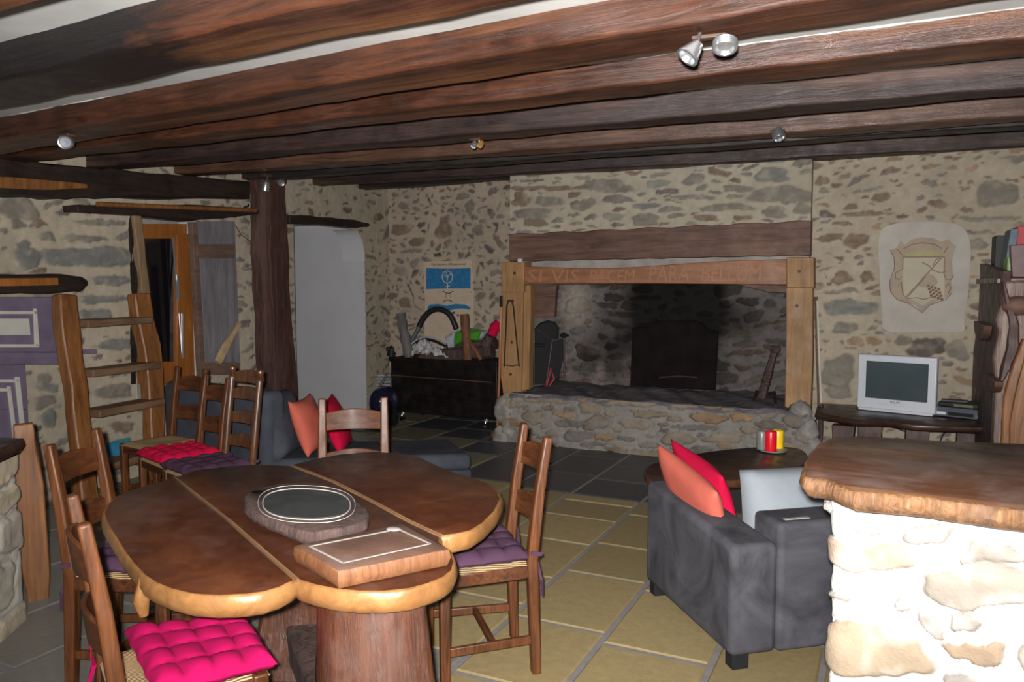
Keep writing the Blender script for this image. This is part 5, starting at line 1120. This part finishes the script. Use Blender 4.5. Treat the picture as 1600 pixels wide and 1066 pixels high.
def bproj(x, y): return aP(x, y, bo, bnn)
WC = (.66, .60, .52)
kb = keys([(1274, 842, 1422, 894, (0.264, 0.201, 0.148)), (1405, 815, 1492, 846, (0.222, 0.201, 0.179)), (1506, 848, 1602, 890, (0.211, 0.185, 0.158)), (1437, 885, 1612, 955, (0.238, 0.211, 0.174)), (1268, 978, 1448, 1060, (0.264, 0.206, 0.142)), (1435, 945, 1462, 998, (0.211, 0.185, 0.164)),
           (1480, 953, 1545, 985, (0.222, 0.195, 0.169)), (1465, 1000, 1566, 1030, (0.243, 0.179, 0.122)), (1585, 1000, 1640, 1060, (0.243, 0.222, 0.169)), (1468, 1048, 1530, 1085, (0.243, 0.222, 0.201)), (1300, 925, 1330, 942, (0.254, 0.232, 0.211)), (1405, 935, 1425, 955, (0.238, 0.211, 0.190)), (1270, 790, 1300, 815, (0.274, 0.222, 0.179))], bproj, bo, bu)
oN, uN, nN = np.array(bo), np.array(bu), np.array(bnn)
def wrapc(X, C):
    u = (X - oN) @ uN; h = (X - oN) @ nN; z = X[..., 2].copy(); r = .05; m = u < r
    a = np.clip((r - u) / r, 0, 1) * PI / 2; uu = np.where(m, r - (r + h) * np.sin(a), u); hh = np.where(m, (r + h) * np.cos(a) - r, h)
    X[...] = oN + uu[..., None] * uN + hh[..., None] * nN; X[..., 2] = z; return C
masonry('stonework', bo, bu, 2.0, BZ - .045, .0055, bnn, (.53, .515, .49), [(.29, .265, .235), (.30, .26, .22), (.28, .255, .225)], kb, cover=.34, size=(.05, .028), ang=.2, seed=41, mat='wallnear', depth=.022, parent=t, stain=wrapc, soft=.07, tries=500, label='white-mortared stone base')
g = G(); rbox(g, bo + bu * .012 - bnn * .03, bu, -bnn, 1.9, .30, 0, BZ - .05); g.build('core', 'white', t, smooth=False)

# ================================================================== LEFT FOREGROUND: low stone pier, plank
t = thing('stone_pier', 'low stone pier with a dark slab on top at the left edge', 'counter', (-3.6, 1.8, 0))
pA = fl(44, 962); pB = fl(0, 1002); pu = (pA - pB).normalized(); pn = Vector((pu.y, -pu.x, 0)); po = pA - pu * 1.3
oN2, uN2, nN2 = np.array(po), np.array(pu), np.array(pn)
def wrap2(X, C):
    u = (X - oN2) @ uN2; h = (X - oN2) @ nN2; z = X[..., 2].copy(); r = .06; e = 1.3; m = u > e - r; a = np.clip((u - e + r) / r, 0, 1) * PI / 2
    uu = np.where(m, e - r + (r + h) * np.sin(a), u); hh = np.where(m, (r + h) * np.cos(a) - r, h); X[...] = oN2 + uu[..., None] * uN2 + hh[..., None] * nN2; X[..., 2] = z; return C
masonry('stonework', po, pu, 1.3, .79, .008, pn, (.50, .47, .41), [(.44, .37, .27), (.46, .39, .30), (.38, .34, .28)], (), cover=.62, size=(.15, .075), ang=.05, seed=52, pw=3.5, patchy=False, mat='wallnear', depth=.02, parent=t, stain=wrap2, tries=900)
g = G(); rbox(g, po - pn * .03, pu, -pn, 1.25, .5, 0, .78); g.build('core', 'greyplaster', t, smooth=False)
tip = fl(37, 684, .84); g = G()
o_ = smooth_outline([tuple((tip + pu * a_ - pn * b_)[:2]) for a_, b_ in ((0, .02), (-.05, -.01), (-.5, -.02), (-1.2, 0), (-1.2, .4), (-.4, .42), (-.05, .30), (.02, .12))], 4)
slab(g, o_, .84, .062, .01, .003, 4); g.build('top_slab', ['darkslab', 'darkslab'], t, angle=50, label='dark wooden top slab')
pl = fl(58, 936); pln = Vector((-pl.x, -pl.y, 0)).normalized()
q = lambda x, y: aP(x, y, pl, pln)
g = G(); g.sweep([q(60, 938), q(54, 880), q(50, 820), q(46, 760), q(40, 700), q(36, 662)], [.088, .115, .125, .12, .09, .075], .045, pln.cross(Zv), .004, 3, 6)
tag(g.build('standing_plank', 'ladder', bevel=.006), 'orange-brown wavy plank standing between the stone pier and the nearest chairs', 'plank')

# ================================================================== LADDER
t = thing('loft_ladder', 'short orange-brown plank ladder leaning on the left wall under the window', 'ladder', (-4.9, 3.8, 0))
of = lambda y: .14 + .20 * (y - 460) / 300
def Lr(pts): return [aW(x, y, of(y)) for x, y in pts]
Lp = Lr([(100, 461), (104, 510), (110, 560), (118, 600), (122, 650), (128, 700), (132, 760)]); Lp.append(Vector((Lp[-1].x + .02, Lp[-1].y - .0, 0)))
g = G(); g.sweep(Lp, [.135, .135, .13, .13, .14, .13, .13, .13], .09, LU, .004, 3, 7); g.build('rail', 'ladder', t, bevel=.012)
Rp = Lr([(216, 459), (222, 500), (232, 540), (237, 580), (240, 640), (241, 690)]); Rp.append(Vector((Rp[-1].x + .05, Rp[-1].y, 0)))
g = G(); g.sweep(Rp, [.150, .155, .160, .155, .14, .13, .13], .09, LU, .004, 3, 8); g.build('rail', 'ladder', t, bevel=.012)
for (x0, y0, x1, y1) in ((124, 506, 226, 500), (132, 580, 238, 573), (142, 643, 246, 630), (150, 724, 240, 714)):
    a_, b_ = aW(x0, y0, of(y0) + .03), aW(x1, y1, of(y1) + .02); b_.z = a_.z = (a_.z + b_.z) / 2
    g = G(); g.sweep([a_, a_.lerp(b_, .5), b_], [.16, .18, .16], .052, WN, .003, 3, int(x0)); g.build('tread', 'tread', t, bevel=.008)
for i, (x, y, w__, m_, lab, ln) in enumerate(((176, 708, .11, 'blue_cover', 'blue magazine standing on the lowest visible ladder tread', 0), (193, 706, .14, 'teal', 'teal magazine behind the blue one on the ladder tread', .02))):
    a_ = aW(x, y, of(715) + .02 - .03 * i); g = G(); g.sweep([Vector((a_.x, a_.y, a_.z - .02)), Vector((a_.x - ln, a_.y, a_.z + .07 + .02 * i))], w__, .012, LU); tag(g.build('magazine', m_, bevel=.001), lab, 'magazine')

# ================================================================== CHEST WITH LOGS
t = thing('log_chest', 'long black wooden chest on metal casters full of firewood', 'chest', (-4.15, 7.2, 0))
x0, x1 = aY(611, 600, 6.98).x, aY(776, 600, 6.98).x; z0 = .125; z1 = .71
for nm, a_ in (('front_panel', (x0, x1, 6.98, 7.01, z0, z1)), ('back_panel', (x0, x1, 7.45, 7.48, z0, z1)), ('side_panel', (x0, x0 + .03, 7.01, 7.45, z0, z1)), ('side_panel', (x1 - .03, x1, 7.01, 7.45, z0, z1)), ('bottom_panel', (x0 + .03, x1 - .03, 7.01, 7.45, z0, z0 + .03))):
    g = G(); g.bx(*a_); g.build(nm, 'chest', t, bevel=.004)
g = G(); g.bx(x0 - .015, x1 + .01, 6.965, 7.0, z1 - .04, z1 + .005); g.build('top_rail', 'chest', t, bevel=.004)
g = G(); g.tube([Vector((x0 + .01, 6.976, z1 - .195)), Vector((x1 - .05, 6.976, z1 - .205))], .004, 6); g.build('groove_line', 'mantel', t)
for x in (x0 + .12, x1 - .14):
    for y in (7.03, 7.42):
        g = G(); g.tube([(x, y, z0), (x, y, z0 - .03)], .022, 10); g.tube([(x - .012, y, z0 - .02), (x - .012, y - .02, .04)], .006, 6); k = g.build('caster', 'silver', t)
        g = G(); g.tube([(x - .016, y - .01, .036), (x + .016, y - .01, .036)], .036, 16); g.build('caster_wheel', 'chrome', k)
g = G(); c = aY(613, 556, 7.0); g.tube([c + Vector((-.06, 0, .02)), c, c + Vector((0, 0, .09)), c + Vector((.03, 0, .02))], [.02, .04, .03, .02], 8); g.ball(c + Vector((-.05, 0, .07)), .03, 5); tag(g.build('gnarled_root', 'book_black'), 'small black gnarled root at the left corner of the chest', 'wood')
def log(pts, rr, mat, label, name='log', seed=1):
    g = G(); rd = random.Random(seed); P = []; R_ = []
    pts = [Vector(p) for p in pts]; k = 5
    for i in range(len(pts) - 1):
        for j in range(k): P.append(pts[i].lerp(pts[i + 1], j / k) + Vector((rd.uniform(-1, 1), 0, rd.uniform(-1, 1))) * rr * .12); R_.append(rr * rd.uniform(.88, 1.12))
    P.append(pts[-1]); R_.append(rr); g.tube(P, R_, 9); return tag(g.build(name, mat, angle=30), label, 'log', 'firewood in the chest')
M['greylog'] = wood('log_grey', (.07, .065, .065, 1), (.22, .21, .21, 1), 'Z', 1.4, .8, .3, .9); M['brownlog'] = wood('log_brown', (.09, .035, .018, 1), (.27, .12, .06, 1), 'Z', 1.4, .7, .3, .7)
log([aY(640, 560, 7.12), aY(632, 525, 7.14), aY(626, 490, 7.16)], .055, 'greylog', 'grey weathered log standing at the left of the chest', seed=2)
log([aY(731, 562, 7.1), aY(729, 530, 7.1), aY(726, 491, 7.1)], .045, 'brownlog', 'reddish split stick standing right of the middle of the chest', seed=3)
log([aY(752, 562, 7.08), aY(730, 528, 7.08)], .022, 'brownlog', 'thin brown stick crossing the upright red one', seed=4)
log([aY(690, 557, 7.2), aY(770, 548, 7.25)], .075, 'bark', 'dark bark-covered log lying at the right of the chest', seed=5)
log([aY(700, 548, 7.32), aY(775, 536, 7.35)], .065, 'bark', 'dark log lying behind the front one in the chest', seed=6)
log([aY(658, 560, 7.15), aY(712, 552, 7.2)], .05, 'bark', 'small dark log lying in the middle of the chest', seed=7)
t = thing('plastic_sheet', 'crumpled translucent white plastic sheet over the left of the chest', 'plastic sheet', aY(665, 556, 7.25))
g = G(); rd = random.Random(6); nx, ny = 22, 12
A_ = [aY(634, 557, 7.1), aY(700, 560, 7.1), aY(704, 548, 7.4), aY(640, 540, 7.4)]
for i in range(nx + 1):
    for j in range(ny + 1):
        u, v = i / nx, j / ny; p = A_[0] * (1 - u) * (1 - v) + A_[1] * u * (1 - v) + A_[2] * u * v + A_[3] * (1 - u) * v; g.v.append(p + Vector((0, 0, .04 * math.sin(u * 9 + v * 5) * math.sin(v * 8) + rd.uniform(-.022, .022) + .05 * math.sin(PI * u))))
g.f = [(i * (ny + 1) + j, (i + 1) * (ny + 1) + j, (i + 1) * (ny + 1) + j + 1, i * (ny + 1) + j + 1) for i in range(nx) for j in range(ny)]; g.m = [0] * len(g.f); g.build('sheet', 'white_plastic', t, angle=20, recalc=False)
t = thing('charcoal_bag', 'green and grey plastic bag lying on the logs in the chest', 'bag', aY(735, 545, 7.3))
def bag(pts, th, Y, nm, mat):
    g = G(); V = [aY(x, y, Y) for x, y in pts]; c = sum(V, Vector()) / len(V); n = len(V); rd = random.Random(len(pts))
    rings = [(1.0, 0), (.85, th * .35), (.5, th * .5)]; b0 = 0
    for sg in (-1, 1):
        idx = []
        for s_, o__ in rings:
            idx.append([len(g.v) + k for k in range(n)]); g.v += [c + (v - c) * s_ + Vector((0, sg * o__ + rd.uniform(-.01, .01), 0)) for v in V]
        for a__, b__ in zip(idx[:-1], idx[1:]):
            for k in range(n): g.f.append((a__[k], a__[(k + 1) % n], b__[(k + 1) % n], b__[k])); g.m.append(0)
        g.f.append(tuple(idx[-1])); g.m.append(0)
    return g.build(nm, mat, t, angle=30)
bag([(698, 524), (715, 516), (716, 530), (712, 546), (706, 548), (702, 536)], .18, 7.28, 'bag_end', 'grey_plastic')
bag([(714, 518), (722, 515), (735, 513), (745, 514), (757, 516), (756, 524), (752, 532), (738, 534), (725, 536), (712, 543), (712, 530)], .20, 7.28, 'bag_print', 'green_plastic')
bag([(756, 516), (764, 516), (760, 526), (752, 532), (753, 524)], .14, 7.28, 'bag_tip', 'grey_plastic')
t = thing('red_cloth_bundle', 'red object behind the broom handle at the right end of the chest', 'bundle', aY(775, 525, 7.3))
g = G(); g.tube([aY(768, 524, 7.15), aY(774, 510, 7.17), aY(779, 505, 7.2)], [.05, .055, .045], 9); g.build('red_part', 'crimson', t); g = G(); g.tube([aY(758, 540, 7.2), aY(766, 525, 7.2)], [.06, .05], 9); g.build('brown_part', 'bark', t)
t = thing('vacuum_hose', 'black and grey vacuum cleaner hose arching over the chest', 'hose', aY(665, 500, 7.3))
def arc(pts, k=6):
    P = [Vector(p) for p in pts]; P = [P[0]] + P + [P[-1]]; out = []
    for i in range(1, len(P) - 2):
        for j in range(k): s = j / k; out.append(.5 * ((2 * P[i]) + (P[i + 1] - P[i - 1]) * s + (2 * P[i - 1] - 5 * P[i] + 4 * P[i + 1] - P[i + 2]) * s * s + (3 * P[i] - P[i - 1] - 3 * P[i + 1] + P[i + 2]) * s ** 3))
    return out + [P[-2]]
HY = 7.5
hp = arc([aY(654, 512, HY), aY(660, 500, HY), aY(670, 488, HY), aY(683, 483, HY), aY(697, 487, HY), aY(706, 497, HY), aY(713, 514, HY)]); g = G(); g.tube(hp, [.030 + .003 * (i % 2) for i in range(len(hp))], 12); g.build('upper_hose', 'rubber', t)
hp = arc([aY(641, 541, HY), aY(650, 533, HY), aY(664, 529, HY), aY(680, 532, HY), aY(695, 539, HY), aY(706, 543, HY)]); g = G(); g.tube(hp, [.024 + .003 * (i % 2) for i in range(len(hp))], 12); g.build('lower_hose', 'rubber', t)
g = G(); g.tube(arc([aY(643, 538, HY - .03), aY(652, 530.5, HY - .03), aY(665, 527, HY - .03), aY(681, 530, HY - .03), aY(697, 538, HY - .03)]), .010, 8); g.build('light_stripe', 'grey_plastic', t)
g = G(); g.tube([aY(640, 538, HY - .02), aY(655, 511, HY - .02)], .024, 12); g.build('chrome_tube', 'silver', t)
# ---- vacuum cleaner body
t = thing('vacuum_cleaner', 'dark blue shiny vacuum cleaner standing left of the black chest', 'vacuum cleaner', (-4.95, 6.95, 0))
vc = fl(596, 656, .06); g = G(); g.ball(vc + Vector((0, .05, .19)), .17, 12, (.85, 1.1, 1.0)); g.build('body', 'blueblack', t)
g = G(); g.tube([vc + Vector((-.17, 0, .02)), vc + Vector((.17, 0, .02))], .075, 18); g.build('wheel', 'rubber', t)
g = G(); g.tube([aY(591, 608, vc.y + .0), aY(604, 586, vc.y + .15)], .016, 10); g.build('tube', 'silver', t)
g = G()
for k in range(4): c = aY(600 - (k % 2), 588 + k * 5, vc.y + .3); g.tube([c - Vector((.09, 0, 0)), c + Vector((.08, 0, .01))], .010, 8)
tag(g.build('pipe_stack', 'grey_plastic'), 'stack of pale tubes behind the vacuum cleaner', 'tubes')

# ================================================================== SPOTLIGHTS
def spot(loc, heads, label, mat='silver', plate=(.16, .05, .02), rz=0.0, R=.032, L=.06):
    t = thing('ceiling_spotlight', label, 'spotlight', loc, group='ceiling spotlights')
    loc = Vector(loc); g = G(); g.box(loc, plate, Euler((0, 0, rz))); g.build('mount_plate', 'nail', t, bevel=.003)
    for off, dr, kind in heads:
        c = loc + Vector(off); dr = Vector(dr).normalized(); g = G(); g.tube([loc + Vector((off[0] * .6, off[1] * .6, -.005)), c - dr * L * .3], .006, 8); g.build('stem', mat, t)
        g = G()
        if kind == 'ring': prof = [(R * .7, -L * .25)] + [(R * (1 + (.06 if i % 2 else 0)), -L * .2 + L * .45 * i / 8) for i in range(9)] + [(R * .8, L * .27), (R * .6, L * .1), (.002, L * .05)]
        elif kind == 'cone': prof = [(.008, -L * .5), (.014, -L * .45)] + [(.014 + (R - .014) * (i / 10) + (.002 if i % 2 else 0), -L * .45 + L * .95 * i / 10) for i in range(1, 11)] + [(R * .8, L * .5), (R * .6, L * .25), (.002, L * .2)]
        else: prof = [(.010, -L * .5), (R * .9, -L * .42), (R, -L * .2), (R, L * .42), (R * .95, L * .5), (R * .8, L * .46), (R * .7, L * .3), (.002, L * .28)]
        g.lathe(prof, c, 24, dr); g.build('lamp_head', kind if kind in M else mat, t)
    return t
z_ = zb(2.2) + .0
p1 = fl(1108, 58, 2.225); h1 = fl(1083, 78, 2.165); h2 = fl(1133, 70, 2.185)
spot(p1, [(h1 - p1, (-.50, -.35, -.75), 'cone'), (h2 - p1, (.05, -.35, -.93), 'ring')], 'twin ribbed silver spotlight under the third beam, upper right', rz=.1, R=.034, L=.058, plate=(.10, .03, .012))
p2 = fl(104, 212, 2.235); spot(p2, [(fl(104, 222, 2.195) - p2, (.6, -.75, -.25), 'can')], 'single round silver spotlight under a beam at the upper left', plate=(.08, .05, .015), R=.034, L=.05)
p3 = fl(743, 218, 2.325); spot(p3, [(fl(741, 226, 2.30) - p3, (0, -.7, -.7), 'can'), (fl(751, 225, 2.30) - p3, (0, -.7, -.7), 'amber')], 'tiny pair of silver and amber bulbs hanging under the dark knotty beam', plate=(.07, .03, .012), R=.018, L=.035)
p4 = aW(424, 276, .32); spot(p4, [(aW(415, 291, .36) - p4, (-.1, -.1, -1), 'can'), (aW(437, 283, .30) - p4, (.75, -.35, -.45), 'can')], 'twin silver spotlight at the top of the wooden post', plate=(.05, .22, .03), R=.034, L=.085)
p5 = fl(1215, 206, 2.38); spot(p5, [(fl(1216, 210, 2.36) - p5, (.3, -.4, -.85), 'can')], 'small grey spotlight half hidden behind the sixth beam, upper right', plate=(.08, .05, .02), R=.035, L=.06)
